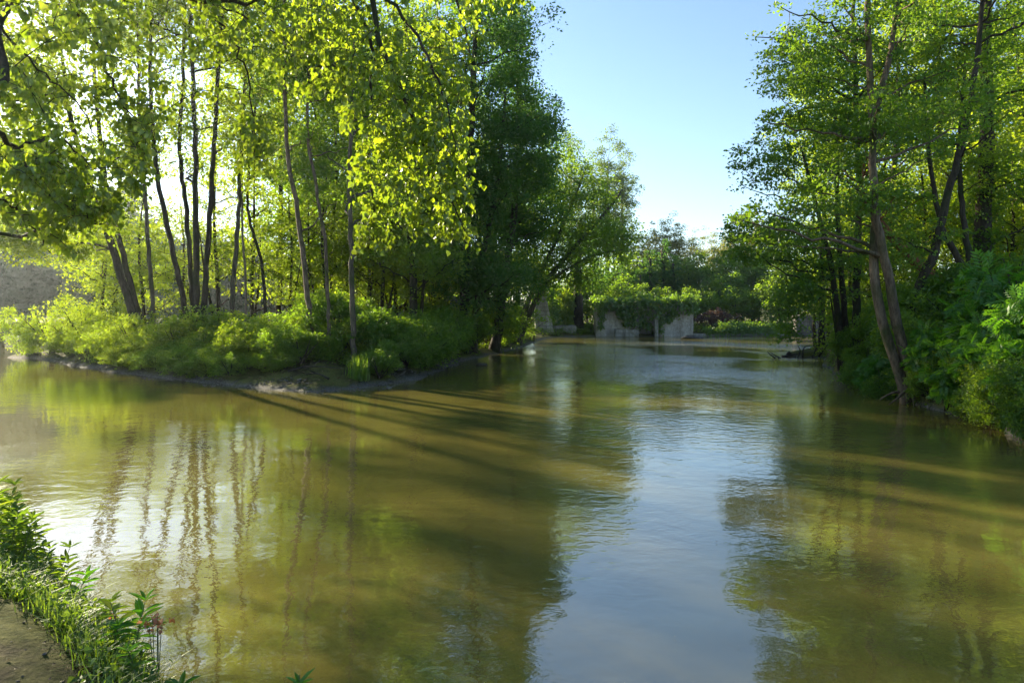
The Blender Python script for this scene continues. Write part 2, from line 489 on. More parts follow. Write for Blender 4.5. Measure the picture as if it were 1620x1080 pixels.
def gz(x, y):
    x = np.asarray(x, float); y = np.asarray(y, float)
    w = wob(x, y)
    di = sdf(ISLAND, x, y) + .18 * w
    dr = sdf(RIGHT, x, y) + .25 * w
    dn = sdf(NEAR, x, y) + .07 * w
    zi = prof(di, [-1.5, -.3, 0, .35, 1.0, 2.6, 4, 8], [-.8, -.22, -.02, .14, .30, .62, .95, 1.15])
    zr = prof(dr, [-1.2, -.25, 0, .25, .6, 1.5, 4, 9], [-.8, -.35, -.05, .50, .85, 1.05, 1.55, 1.9])
    zn = prof(dn, [-.8, -.15, 0, .10, .3, 1.0, 3], [-.8, -.3, -.05, .18, .30, .36, .40])
    zb = prof(sdf(BAR, x, y) + .15 * w, [-1, -.3, 0, .35, 1.4], [-.8, -.3, -.02, .24, .50])
    z = np.maximum(np.maximum(np.maximum(zi, zr), zn), zb)
    land = np.maximum(np.maximum(di, dr), dn) > .4
    shore = np.maximum(np.maximum(di, dr), dn)
    z = z + np.where(land, .045 * w, .0) + np.where((shore > 0) & (y > 9), .035 * np.sin(x * 13 + 2 * np.sin(y * 7)) * np.sin(y * 11 + 2 * np.sin(x * 5)), 0)
    hill = np.clip((y - 95) / 160, 0, 1); hill = hill * hill * (3 - 2 * hill) * 7
    return z + np.where(land, hill, 0)


def axis(parts):
    out = []
    for a, b, s in parts: out.append(np.arange(a, b, s))
    return np.concatenate(out)


xs = axis([(-2000, -300, 100), (-300, -60, 8), (-60, -26, 1.0), (-26, -6, .16), (-6, 2, .10), (2, 14, .13), (14, 34, .5), (34, 80, 2), (80, 300, 10), (300, 2001, 100)])
ys = axis([(-1000, -60, 60), (-60, -4, 3), (-4, 0, .5), (0, 7, .09), (7, 12, .25), (12, 34, .13), (34, 50, .35), (50, 75, .45), (75, 130, 2), (130, 400, 12), (400, 3001, 130)])
gx, gy = np.meshgrid(xs, ys)
gzv = gz(gx, gy)
g = MB()
nx, ny = len(xs), len(ys)
ii = (np.arange(ny - 1)[:, None] * nx + np.arange(nx - 1)[None]).ravel()
g.add(np.stack((gx, gy, gzv), -1).reshape(-1, 3), np.stack((ii, ii + 1, ii + nx + 1, ii + nx), -1))
ground = tag(g.build('ground', M['ground'], smooth=True), 'mossy brown earth of the river banks and the wooded island', 'ground', None, 'structure')

w_ = MB()
w_.add([(-300, -60, 0), (300, -60, 0), (300, 120, 0), (-300, 120, 0)], [(0, 1, 2, 3)])
water = tag(w_.build('river_water', M['water']), 'calm muddy green brown river reflecting trees and blue sky', 'river', None, 'structure')


def gz1(x, y):
    return float(gz(np.array([x]), np.array([y]))[0])


def base(px, Y, dz=-.05):
    x = (px - CX) / F * Y
    return np.array((x, Y, gz1(x, Y) + dz))


# ------------------------------------------------------------------ trees
def clump_points(rng, c, rad, n, gap=0.0, shell=0.6, nsc=.35):
    out = []
    c = np.asarray(c, float); rad = np.asarray(rad, float)
    off = rng.uniform(-50, 50, 3)
    tries = 0
    while len(out) < n and tries < 60:
        tries += 1
        v = norm(rng.normal(size=(n * 2, 3)))
        rr = rng.uniform(0, 1, n * 2) ** (1 / (3 * shell + .6))
        p = v * rr[:, None] * rad
        # irregular outline: lobes push some directions out and pull others in
        for q, dv in zip(p, v):
            lob = noise.noise(Vector(dv * 2.1 + off))
            q *= 1 + .38 * lob
            if noise.noise(Vector((c + q) * nsc + off)) > gap - .25 + .0: out.append(c + q)
            if len(out) >= n: break
    return np.array(out[:n])


def fps(rng, pts, k):
    k = min(k, len(pts))
    idx = [int(rng.integers(len(pts)))]
    d = np.linalg.norm(pts - pts[idx[0]], axis=1)
    for _ in range(k - 1):
        i = int(d.argmax()); idx.append(i)
        d = np.minimum(d, np.linalg.norm(pts - pts[i], axis=1))
    return np.array(idx)


def make_tree(name, label, cat, group, trunks, crowns, seed, leaf, bark, nlimb=14, per=70, cr=.55, L=.10, flat=.6, droop=.35, minz=None,
              tpl=LEAF_PLAIN, gap=.0, seg=8, twig=.010, rise=.5, crown_name='crown', shell=.6, limb_r=1.0, jit=.005, keep_twigs=True, trunk_name='trunk', merge=False):
    """trunks: list of (points, base radius, top radius). crowns: list of (centre, radii, clumps). All in world metres."""
    rng = rng_(seed)
    root_p = np.asarray(trunks[0][0][0], float)
    root = empty(name, root_p, label, cat, group)
    tb = MB(); pool = []; prad = []
    one = merge or (minz is not None and minz < .3)
    for pts, r0, r1 in trunks:
        pts = np.asarray(pts, float)
        ln = np.linalg.norm(np.diff(pts, axis=0), axis=1).sum()
        n = max(8, int(ln / .35))
        sp = smooth_line(pts, n)
        sp[2:-1] += rng.normal(size=(n - 3, 3)) * jit * ln * np.array((1, 1, .2)) * .25
        u = np.linspace(0, 1, n)
        rad = r1 + (r0 - r1) * (1 - u) ** .8
        rad *= 1 + .35 * np.exp(-u * ln / .45)
        tb.tube(sp, rad, seg if r0 > .06 else 5, wob=.05, rng=rng)
        pool.append(sp); prad.append(rad)
    pool = np.vstack(pool); prad = np.concatenate(prad)
    cl = np.vstack([clump_points(rng, c, r, n, gap, shell) for c, r, n in crowns])
    mz = root_p[2] + 1.0 if minz is None else minz
    ok = pool[:, 2] >= min(mz, pool[:, 2].max() - .1)
    tp, tr = pool[ok], prad[ok]
    bb = tb if one else MB(); lp = [tp]; lr = [tr]
    for i in fps(rng, cl, nlimb):
        T = cl[i]
        dxy = np.linalg.norm(tp[:, :2] - T[:2], axis=1)
        cost = np.abs(tp[:, 2] - (T[2] - rise * dxy)) + .55 * dxy
        j = int(cost.argmin())
        p0 = tp[j]; v = T - p0; ln = np.linalg.norm(v) + 1e-6
        p1 = p0 + v * np.array((.45, .45, .25)) + np.array((0, 0, .06 * ln)) + rng.normal(size=3) * .05 * ln
        u = np.linspace(0, 1, 10)[:, None]
        c = (1 - u) ** 2 * p0 + 2 * u * (1 - u) * p1 + u * u * T
        c[1:-1] += rng.normal(size=(8, 3)) * .018 * ln
        r0 = min(.55 * tr[j], .013 * ln + .012) * limb_r
        rad = np.linspace(r0, .006 + .12 * r0, 10)
        bb.tube(c, rad, 5, cap=False)
        cc = smooth_line(c, 20)[5:]
        lp.append(cc); lr.append(np.full(len(cc), .01))
    lp = np.vstack(lp)
    out = np.zeros_like(cl)
    order = np.argsort([np.linalg.norm(T - lp, axis=1).min() for T in cl])
    for i in order:
        T = cl[i]
        v = T - lp
        d = np.linalg.norm(v, axis=1) + np.maximum(0, -v[:, 2]) * .3
        j = int(d.argmin()); p0 = lp[j]; ln = d[j]
        dirn = norm(T - p0 + np.array((0, 0, 1e-3)))
        out[i] = dirn
        if ln > .12 and keep_twigs:
            mid = (p0 + T) / 2 + rng.normal(size=3) * .08 * ln + np.array((0, 0, .08 * ln))
            u = np.linspace(0, 1, 5)[:, None]
            c = (1 - u) ** 2 * p0 + 2 * u * (1 - u) * mid + u * u * (T + dirn * cr * .4)
            bb.tube(c, np.linspace(twig * 1.3, twig * .4, 5), 3, cap=False)
            lp = np.vstack((lp, c[1:4]))
    tb.build(trunk_name, bark, root, root_p, smooth=True)
    if bb.n and not one: bb.build('branches', bark, root, root_p, smooth=True)
    # leaves
    lb = MB()
    n = np.maximum(4, (per * rng.uniform(.55, 1.45, len(cl))).astype(int))
    ci = np.repeat(np.arange(len(cl)), n)
    k = len(ci)
    sz = cr * rng.uniform(.6, 1.35, len(cl))
    q = norm(rng.normal(size=(k, 3))) * (rng.uniform(0, 1, k) ** .55)[:, None]
    q[:, 2] *= flat
    q = q * sz[ci][:, None] + out[ci] * (q @ np.array((0, 0, 0)))[:, None]
    c = cl[ci] + q
    # sprays sag towards their tips
    c[:, 2] -= .25 * droop * (q[:, :2] ** 2).sum(1) / np.maximum(sz[ci], .05)
    d = norm(q * .8 + out[ci] * .5 * cr + rng.normal(size=(k, 3)) * .35 * cr) + np.array((0, 0, -droop))
    nn = np.array((0, 0, .55)) + rng.normal(size=(k, 3)) * .55
    leaf_mesh(lb, rng, c, d, nn, L * rng.uniform(.65, 1.25, k), tpl)
    lb.build(crown_name, leaf, root, root_p)
    return root


def E(px, py, Y, rx, rz, ry, n):
    """Crown lobe given where it stands: centre seen at (px, py) at distance Y, radii rx, rz in photo pixels, depth ry in metres."""
    return (P(px, py, Y), (rx * Y / F, ry, rz * Y / F), n)


def pxline(Y, *pp, dy=0.0):
    n = len(pp)
    return [P(a, b, Y + dy * i / max(n - 1, 1)) for i, (a, b) in enumerate(pp)]


def trunk_px(px0, Y, *pp, dy=0.0, dz=-.1):
    return [base(px0, Y, dz)] + pxline(Y, *pp, dy=dy)


# ---- the tall trunks on the island tip
G_IS = 'tall trunks on the island tip'
def island_tree(label, Y, px0, pp, r0, crowns, seed, leaf='leaf_sun', bark='bark_dark', dy=.5, **kw):
    return make_tree('tall_tree', label, 'tree', G_IS, [(trunk_px(px0, Y, *pp, dy=dy), r0 * .68, .045)], crowns, seed, M[leaf], M[bark], **{**dict(nlimb=14, per=62, cr=.62, L=.125, minz=4.5), **kw})

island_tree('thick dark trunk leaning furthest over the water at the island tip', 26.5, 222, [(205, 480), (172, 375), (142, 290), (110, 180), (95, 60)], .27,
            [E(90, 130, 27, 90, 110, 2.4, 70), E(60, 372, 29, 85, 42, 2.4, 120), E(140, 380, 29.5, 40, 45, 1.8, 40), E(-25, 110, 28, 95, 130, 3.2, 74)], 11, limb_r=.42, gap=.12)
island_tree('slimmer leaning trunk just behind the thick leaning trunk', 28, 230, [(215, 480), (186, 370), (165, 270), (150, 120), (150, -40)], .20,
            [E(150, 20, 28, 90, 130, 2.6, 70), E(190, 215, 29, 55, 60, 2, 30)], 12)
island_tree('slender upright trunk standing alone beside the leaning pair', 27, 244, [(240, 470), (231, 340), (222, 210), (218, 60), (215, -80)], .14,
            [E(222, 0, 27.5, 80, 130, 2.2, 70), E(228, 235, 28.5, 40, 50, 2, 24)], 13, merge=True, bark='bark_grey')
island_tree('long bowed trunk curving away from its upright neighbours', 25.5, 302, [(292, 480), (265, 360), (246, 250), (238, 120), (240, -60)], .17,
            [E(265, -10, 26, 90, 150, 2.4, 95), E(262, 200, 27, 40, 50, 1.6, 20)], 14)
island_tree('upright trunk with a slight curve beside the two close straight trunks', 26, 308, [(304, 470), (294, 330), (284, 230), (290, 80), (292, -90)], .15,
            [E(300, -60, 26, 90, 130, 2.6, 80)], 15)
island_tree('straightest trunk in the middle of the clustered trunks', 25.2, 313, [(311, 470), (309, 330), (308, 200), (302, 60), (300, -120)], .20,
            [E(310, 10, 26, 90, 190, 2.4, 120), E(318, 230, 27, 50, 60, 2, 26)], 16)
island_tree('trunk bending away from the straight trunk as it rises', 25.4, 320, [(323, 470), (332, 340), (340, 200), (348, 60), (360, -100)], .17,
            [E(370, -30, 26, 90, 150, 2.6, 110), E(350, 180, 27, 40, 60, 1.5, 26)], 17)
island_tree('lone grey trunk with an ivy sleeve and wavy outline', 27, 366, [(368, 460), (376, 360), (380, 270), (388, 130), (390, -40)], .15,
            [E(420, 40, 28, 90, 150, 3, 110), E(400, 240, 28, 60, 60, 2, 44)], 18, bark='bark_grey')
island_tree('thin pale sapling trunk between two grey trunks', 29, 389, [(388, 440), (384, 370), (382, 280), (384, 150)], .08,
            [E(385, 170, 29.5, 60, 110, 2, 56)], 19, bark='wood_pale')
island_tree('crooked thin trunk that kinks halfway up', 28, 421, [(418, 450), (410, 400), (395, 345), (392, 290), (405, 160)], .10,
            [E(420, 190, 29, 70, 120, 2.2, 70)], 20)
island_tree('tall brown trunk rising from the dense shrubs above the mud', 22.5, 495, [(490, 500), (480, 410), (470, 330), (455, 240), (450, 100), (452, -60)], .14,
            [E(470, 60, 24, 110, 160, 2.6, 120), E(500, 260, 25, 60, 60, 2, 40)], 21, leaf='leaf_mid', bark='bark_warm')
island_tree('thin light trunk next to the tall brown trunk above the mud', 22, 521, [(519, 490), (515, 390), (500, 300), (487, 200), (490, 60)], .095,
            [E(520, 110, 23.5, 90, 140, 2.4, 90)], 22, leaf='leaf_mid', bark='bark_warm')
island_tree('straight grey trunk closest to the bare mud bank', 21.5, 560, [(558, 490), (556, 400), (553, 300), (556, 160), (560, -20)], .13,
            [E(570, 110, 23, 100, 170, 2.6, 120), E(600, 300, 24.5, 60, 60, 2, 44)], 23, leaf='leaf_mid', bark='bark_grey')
# ---- the dark wood towards the open river
G_DK = 'dark trees at the river end of the island'
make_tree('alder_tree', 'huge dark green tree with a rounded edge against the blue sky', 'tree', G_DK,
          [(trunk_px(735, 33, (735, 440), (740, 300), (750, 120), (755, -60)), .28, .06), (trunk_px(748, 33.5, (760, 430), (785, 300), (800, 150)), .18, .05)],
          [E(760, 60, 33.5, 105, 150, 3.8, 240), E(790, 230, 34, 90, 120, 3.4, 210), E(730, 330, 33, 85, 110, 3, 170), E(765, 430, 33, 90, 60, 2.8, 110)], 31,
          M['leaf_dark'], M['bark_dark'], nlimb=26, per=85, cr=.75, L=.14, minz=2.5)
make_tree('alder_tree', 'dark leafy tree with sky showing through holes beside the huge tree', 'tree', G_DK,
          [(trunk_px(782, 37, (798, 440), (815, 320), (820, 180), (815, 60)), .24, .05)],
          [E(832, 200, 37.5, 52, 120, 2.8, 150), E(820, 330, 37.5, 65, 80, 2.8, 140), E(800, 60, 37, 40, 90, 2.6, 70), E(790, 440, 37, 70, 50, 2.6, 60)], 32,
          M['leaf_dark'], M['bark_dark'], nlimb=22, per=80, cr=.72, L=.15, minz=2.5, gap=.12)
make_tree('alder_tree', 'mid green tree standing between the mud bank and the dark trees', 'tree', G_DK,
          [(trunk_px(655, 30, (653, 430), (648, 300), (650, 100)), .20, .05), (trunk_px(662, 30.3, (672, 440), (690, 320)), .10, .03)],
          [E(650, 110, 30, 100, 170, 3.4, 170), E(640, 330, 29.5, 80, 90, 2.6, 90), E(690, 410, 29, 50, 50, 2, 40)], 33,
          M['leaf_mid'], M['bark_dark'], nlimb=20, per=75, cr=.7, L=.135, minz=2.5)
make_tree('willow_tree', 'willow with pale arching branches reaching over the far water', 'tree', None,
          [(trunk_px(818, 46, (836, 500), (862, 450), (905, 395), (955, 340), (985, 300)), .22, .05), (trunk_px(812, 46.4, (838, 470), (880, 380), (910, 310), (930, 260)), .17, .04),
           (trunk_px(816, 45.6, (846, 460), (890, 430), (935, 405), (985, 395)), .12, .03)],
          [E(900, 320, 46.5, 75, 60, 3.5, 120), E(950, 380, 46.5, 55, 50, 3, 90), E(855, 400, 46, 50, 70, 2.5, 100), E(870, 260, 47, 50, 60, 2.6, 70), E(905, 420, 46, 50, 40, 2.2, 50)], 34,
          M['leaf_mid'], M['bark_grey'], nlimb=18, per=60, cr=.85, L=.17, minz=3, droop=.8, flat=.8, tpl=LEAF_PLAIN)

# ---- background wood: a few kinds, each built once and copied
def O(x, y, z): return np.array((x, y, z), float)
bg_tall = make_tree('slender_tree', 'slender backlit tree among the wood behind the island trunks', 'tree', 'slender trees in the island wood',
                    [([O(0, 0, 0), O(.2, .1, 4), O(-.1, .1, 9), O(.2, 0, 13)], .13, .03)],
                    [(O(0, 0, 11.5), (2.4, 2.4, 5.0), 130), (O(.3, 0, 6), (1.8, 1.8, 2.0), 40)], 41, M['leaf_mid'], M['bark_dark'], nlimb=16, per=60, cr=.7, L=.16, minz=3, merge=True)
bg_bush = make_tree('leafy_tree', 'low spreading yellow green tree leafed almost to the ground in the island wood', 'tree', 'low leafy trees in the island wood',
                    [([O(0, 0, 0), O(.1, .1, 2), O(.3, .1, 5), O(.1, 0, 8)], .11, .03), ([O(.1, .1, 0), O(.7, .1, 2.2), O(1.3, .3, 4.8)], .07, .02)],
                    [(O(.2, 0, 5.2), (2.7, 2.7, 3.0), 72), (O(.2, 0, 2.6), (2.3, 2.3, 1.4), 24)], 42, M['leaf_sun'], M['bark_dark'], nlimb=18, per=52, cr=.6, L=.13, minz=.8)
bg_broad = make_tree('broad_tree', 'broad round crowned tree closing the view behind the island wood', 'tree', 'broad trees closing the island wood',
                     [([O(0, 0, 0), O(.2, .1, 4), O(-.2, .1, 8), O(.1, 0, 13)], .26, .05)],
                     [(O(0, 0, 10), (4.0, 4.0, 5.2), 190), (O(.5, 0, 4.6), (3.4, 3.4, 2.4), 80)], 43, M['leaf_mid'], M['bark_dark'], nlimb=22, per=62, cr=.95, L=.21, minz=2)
rg = rng_(5)
for px, Y in [(440, 36), (530, 35), (640, 36), (600, 36), (650, 39), (700, 41), (500, 40), (580, 43), (760, 45), (680, 47)]:
    place(bg_tall, base(px, Y), rg.uniform(0, 6.28), rg.uniform(.85, 1.15))
for px, Y in [(230, 34), (285, 34.5), (345, 33), (400, 34), (455, 33), (490, 33.5), (520, 32), (550, 34), (580, 33), (605, 32), (630, 35), (660, 34), (680, 36), (700, 37), (560, 38), (780, 41), (500, 45)]:
    place(bg_bush, base(px, Y), rg.uniform(0, 6.28), rg.uniform(.8, 1.1))
for px, Y in [(530, 52), (620, 56), (700, 54), (770, 58), (820, 66)]:
    place(bg_broad, base(px, Y), rg.uniform(0, 6.28), rg.uniform(.9, 1.15))
# misty far bank beyond the backwater
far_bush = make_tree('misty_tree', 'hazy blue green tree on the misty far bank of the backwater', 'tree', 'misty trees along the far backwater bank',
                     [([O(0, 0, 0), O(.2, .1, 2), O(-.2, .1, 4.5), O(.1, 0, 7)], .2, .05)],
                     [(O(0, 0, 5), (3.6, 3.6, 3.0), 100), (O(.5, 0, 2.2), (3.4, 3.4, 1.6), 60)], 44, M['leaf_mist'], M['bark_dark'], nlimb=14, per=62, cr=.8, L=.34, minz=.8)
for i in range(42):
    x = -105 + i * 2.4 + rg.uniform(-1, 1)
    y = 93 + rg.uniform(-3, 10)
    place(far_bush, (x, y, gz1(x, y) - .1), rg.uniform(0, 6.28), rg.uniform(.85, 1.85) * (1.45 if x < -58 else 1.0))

# ---- far bank
G_PO = 'tall pale poplars beyond the ivy wall'
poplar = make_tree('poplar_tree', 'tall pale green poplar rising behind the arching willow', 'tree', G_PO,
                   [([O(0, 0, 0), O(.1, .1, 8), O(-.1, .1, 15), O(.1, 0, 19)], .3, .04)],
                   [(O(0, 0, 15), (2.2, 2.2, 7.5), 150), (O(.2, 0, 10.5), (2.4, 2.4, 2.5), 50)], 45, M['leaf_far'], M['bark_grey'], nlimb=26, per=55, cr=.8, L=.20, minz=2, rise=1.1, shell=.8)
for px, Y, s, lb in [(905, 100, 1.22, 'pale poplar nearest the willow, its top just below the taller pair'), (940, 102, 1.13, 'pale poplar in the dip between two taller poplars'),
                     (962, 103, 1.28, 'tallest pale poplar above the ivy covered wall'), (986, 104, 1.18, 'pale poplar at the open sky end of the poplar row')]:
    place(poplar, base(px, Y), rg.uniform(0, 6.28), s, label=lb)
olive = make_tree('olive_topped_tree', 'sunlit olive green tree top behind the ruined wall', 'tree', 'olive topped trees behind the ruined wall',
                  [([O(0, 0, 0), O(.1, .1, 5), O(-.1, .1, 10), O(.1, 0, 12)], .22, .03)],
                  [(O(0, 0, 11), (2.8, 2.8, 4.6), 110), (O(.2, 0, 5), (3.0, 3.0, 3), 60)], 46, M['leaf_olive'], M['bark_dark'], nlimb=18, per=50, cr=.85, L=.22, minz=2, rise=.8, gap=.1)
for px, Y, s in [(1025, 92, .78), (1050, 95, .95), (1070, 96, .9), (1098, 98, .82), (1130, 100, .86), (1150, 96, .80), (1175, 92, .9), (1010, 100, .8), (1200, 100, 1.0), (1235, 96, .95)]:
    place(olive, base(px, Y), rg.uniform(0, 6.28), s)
ivy_tree = make_tree('ivy_clad_tree', 'dark narrow tree trunk wrapped in ivy behind the wall', 'tree', 'ivy clad trunks behind the wall',
                     [([O(0, 0, 0), O(.1, .1, 4), O(-.1, .1, 8), O(.1, 0, 8)], .3, .06)],
                     [(O(0, 0, 4.6), (.9, .9, 4.8), 90)], 47, M['leaf_dark'], M['bark_dark'], nlimb=8, per=55, cr=.5, L=.20, minz=1, rise=.2)
for px, Y, s in [(1028, 84, .95), (1050, 85, 1.1), (1066, 86, .9), (985, 80, .8), (1012, 82, .7)]:
    place(ivy_tree, base(px, Y), rg.uniform(0, 6.28), s)
low_bush = make_tree('bank_shrub', 'rounded dark shrub on the bank behind the wall', 'shrub', 'shrubs on the far bank',
                     [([O(0, 0, 0), O(.1, .1, 1), O(.2, .1, 3)], .06, .02), ([O(.1, .1, 0), O(-.5, .1, 1), O(-.9, .3, 2.4)], .05, .02)],
                     [(O(0, 0, 2.1), (2.0, 2.0, 1.9), 70)], 48, M['leaf_mid'], M['bark_dark'], nlimb=10, per=55, cr=.6, L=.17, minz=.2)
for px, Y, s in [(930, 76, 1.3), (960, 77, 1.5), (1000, 77, 1.2), (1040, 78, 1.1), (1080, 78, 1.1), (1110, 78, 1.0), (1165, 78, 1.1), (1195, 77, 1.0), (1235, 75, 1.5), (1260, 76, 1.8), (1300, 76, 2.0), (1145, 82, 1.6), (1340, 74, 2.0), (870, 74, 1.2), (895, 78, 1.5), (980, 88, 2.2), (1020, 89, 2.4), (1060, 90, 2.3), (1095, 88, 2.2), (1125, 90, 2.4), (1165, 88, 2.2), (1190, 86, 2.0), (1220, 86, 2.3), (950, 87, 2.2)]:
    place(low_bush, base(px, Y), rg.uniform(0, 6.28), s)

# ------------------------------------------------------------------ ruined walls on the far bank
def block(mb, x0, x1, y0, y1, z0, z1, rng, n=6, rough=.05, slope=0.0):
    """A weathered upright block: gridded, slightly uneven faces and a ragged top. slope leans its x1 side inward at the top."""
    def face(o, u, v, nu, nv):
        uu, vv = np.meshgrid(np.linspace(0, 1, nu), np.linspace(0, 1, nv))
        p = o + uu[..., None] * u + vv[..., None] * v
        i = (np.arange(nv - 1)[:, None] * nu + np.arange(nu - 1)[None]).ravel()
        return p.reshape(-1, 3), np.stack((i, i + 1, i + nu + 1, i + nu), -1)
    A = [face(np.array((x0, y0, z0)), np.array((x1 - x0, 0, 0)), np.array((0, 0, z1 - z0)), 3 * n, 2 * n),
         face(np.array((x1, y0, z0)), np.array((0, y1 - y0, 0)), np.array((0, 0, z1 - z0)), n, 2 * n),
         face(np.array((x1, y1, z0)), np.array((x0 - x1, 0, 0)), np.array((0, 0, z1 - z0)), 3 * n, 2 * n),
         face(np.array((x0, y1, z0)), np.array((0, y0 - y1, 0)), np.array((0, 0, z1 - z0)), n, 2 * n),
         face(np.array((x0, y0, z1)), np.array((x1 - x0, 0, 0)), np.array((0, y1 - y0, 0)), 3 * n, n)]
    for p, q in A:
        k = np.sin(p @ np.array((2.3, 3.1, 1.9))) * .6 + np.sin(p @ np.array((5.3, -4.1, 6.7))) * .4
        hz_ = (p[:, 2] - z0) / (z1 - z0)
        p = p.copy()
        p[:, 0] -= slope * np.clip(hz_, 0, 1) * np.clip((p[:, 0] - x0) / (x1 - x0), 0, 1)
        p += k[:, None] * rough * np.array((1, 1, 1.6 * 1)) * np.clip(hz_ * 3, 0, 1)[:, None]
        mb.add(p, q)


def X(px, Y): return (px - CX) / F * Y
def Z(py, Y): return H - (py - HY) / F * Y

wr = rng_(8)
ruin = empty('ruined_wall', (X(1020, 69.6), 70, 0), 'ruined rendered mill wall topped with ivy standing in the far water', 'wall')
ro = np.array(ruin.location)
for nm, a, b, y0, y1, top, mt, sl in [('wall_section', 943, 1010, 69.5, 71.5, 482, 'render_wall', 0), ('wall_section', 1043, 1096, 69.3, 71.5, 478, 'render_wall', .0), ('pillar', 1034.5, 1040, 69.0, 69.5, 492, 'stone', 0),
                                      ('ledge', 972, 1009, 68.8, 69.45, 521, 'stone', 0), ('recessed_wall', 1010.5, 1042.5, 70.6, 71.4, 480, 'render_wall', 0)]:
    mb = MB(); block(mb, X(a, 69.5), X(b, 69.5), y0, y1, -.5, Z(top, 69.5), wr, slope=sl)
    mb.build(nm, M[mt], ruin, ro)
for nm, lab, a, b, y0, y1, top, mt, sl in [
        ('stone_buttress', 'sloping grey stone buttress under the arching willow', 846, 878, 67.5, 70, 448, 'stone', 1.3),
        ('stone_wall', 'low grey quay wall between the buttress and the ivy wall', 877, 911, 69.0, 71, 515, 'stone', 0),
        ('stone_wall', 'pale wall seen under the branches of the bank alders', 1254, 1330, 68.6, 69.6, 499, 'shore_stone', 0),
        ('stone_wall', 'low dark quay edge under the clipped hedge', 1098, 1252, 69.4, 70.4, 528, 'stone', 0)]:
    mb = MB(); block(mb, X(a, 69.5), X(b, 69.5), y0, y1, -.5, Z(top, 69.5), wr, slope=sl)
    o = mb.build(nm, M[mt], None, (X((a + b) / 2, 69.5), (y0 + y1) / 2, 0)); tag(o, lab, 'wall')

def leaf_blanket(name, label, cat, boxes, n, L, mat, seed, kind=None, group=None, tpl=LEAF_PLAIN, up=.2, front=.8, origin=None):
    """Leaves over lumpy boxes (ivy, hedge): boxes of (x0,x1,y0,y1,z0,z1,weight)."""
    r = rng_(seed); mb = MB()
    W = np.array([b[6] for b in boxes], float); W /= W.sum()
    for b, w in zip(boxes, W):
        k = int(n * w)
        c0 = r.uniform((b[0], b[2], b[4]), (b[1], b[3], b[5]), (max(4, k // 14), 3))
        i = r.integers(0, len(c0), k)
        ext = np.array((b[1] - b[0], b[3] - b[2], b[5] - b[4]))
        c = c0[i] + r.normal(size=(k, 3)) * np.minimum(.16, ext * .25)
        d = r.normal(size=(k, 3)) * .5 + np.array((0, -.3, -.7))
        nn = np.array((0, -front, up)) + r.normal(size=(k, 3)) * .5
        leaf_mesh(mb, r, c, d, nn, L * r.uniform(.6, 1.3, k), tpl)
    o = np.array([(b[0] + b[1]) / 2 for b in boxes]).mean() if origin is None else origin[0]
    ob = mb.build(name, mat, None, (o, boxes[0][2], boxes[0][4]))
    return tag(ob, label, cat, group, kind)

YI = 69.2
def bx(a, b, t, bo, y0=-.9, y1=.6, w=1.0): return (X(a, YI), X(b, YI), YI + y0, YI + y1, Z(bo, YI), Z(t, YI), w)
leaf_blanket('ivy', 'thick bright green ivy hanging over the top of the ruined wall', 'ivy',
             [bx(938, 958, 470, 492, w=1.3), bx(956, 980, 474, 486, -.4, .6, .9), bx(948, 955, 490, 520, -.1, .2, .35), bx(976, 1000, 473, 500, -.5, .6, 1.6), bx(986, 1004, 495, 514, -.25, .2, .7), bx(998, 1032, 472, 520, -.3, 1.2, 2.2),
              bx(1010, 1030, 465, 484, w=1), bx(1032, 1066, 472, 498, -.6, .6, 1.8), bx(1044, 1064, 496, 510, -.2, .2, .5), bx(1064, 1103, 466, 492, -1.0, .8, 2.4), bx(1056, 1072, 490, 503, -.2, .2, .4), bx(1042, 1100, 472, 484, -.2, 1.4, 1.4), bx(1041, 1047, 505, 524, -.3, .2, .25), bx(940, 1040, 471, 480, -.2, 1.4, 1.3)],
             8500, .26, M['leaf_ivy'], 61)
leaf_blanket('hedge', 'long low clipped hedge along the far quay', 'hedge', [bx(1140, 1228, 511, 529, -.2, 2.2, 5), bx(1120, 1150, 518, 530, -.2, 1.5, 1)], 5200, .22, M['leaf_ivy'], 62)
leaf_blanket('ivy', 'sunlit yellow ivy hanging between the buttress and a dark trunk', 'ivy', [bx(884, 908, 455, 515, 1.5, 3.5, 3)], 3000, .26, M['leaf_sun'], 63)
leaf_blanket('ivy', 'dark ivy draped over the sloping stone buttress', 'ivy', [bx(868, 884, 450, 512, -.6, 1.5, 3), bx(846, 862, 440, 462, -.6, 1, 1)], 1800, .24, M['leaf_ivy'], 64)
make_tree('bank_tree', 'dark bare trunk standing between the yellow ivy and the ruined wall', 'tree', None,
          [([base(915, 72), P(915, 470, 72), P(914, 420, 72), P(918, 350, 72.5)], .5, .25)], [E(925, 400, 72.5, 45, 50, 3, 60), E(935, 440, 73, 30, 20, 2, 24)], 65, M['leaf_dark'], M['bark_dark'], nlimb=10, per=50, cr=.9, L=.22, minz=5)
place(make_tree('red_shrub', 'dull reddish leaved shrub behind the clipped hedge', 'shrub', None,
                [([O(0, 0, 0), O(.1, 0, .8), O(.2, 0, 1.6)], .05, .02)], [(O(0, 0, 1.1), (2.6, 1.2, 1.0), 50)], 66, M['redshrub'], M['bark_dark'], nlimb=8, per=50, cr=.45, L=.18, minz=.1),
      base(1132, 73), 0, 1)

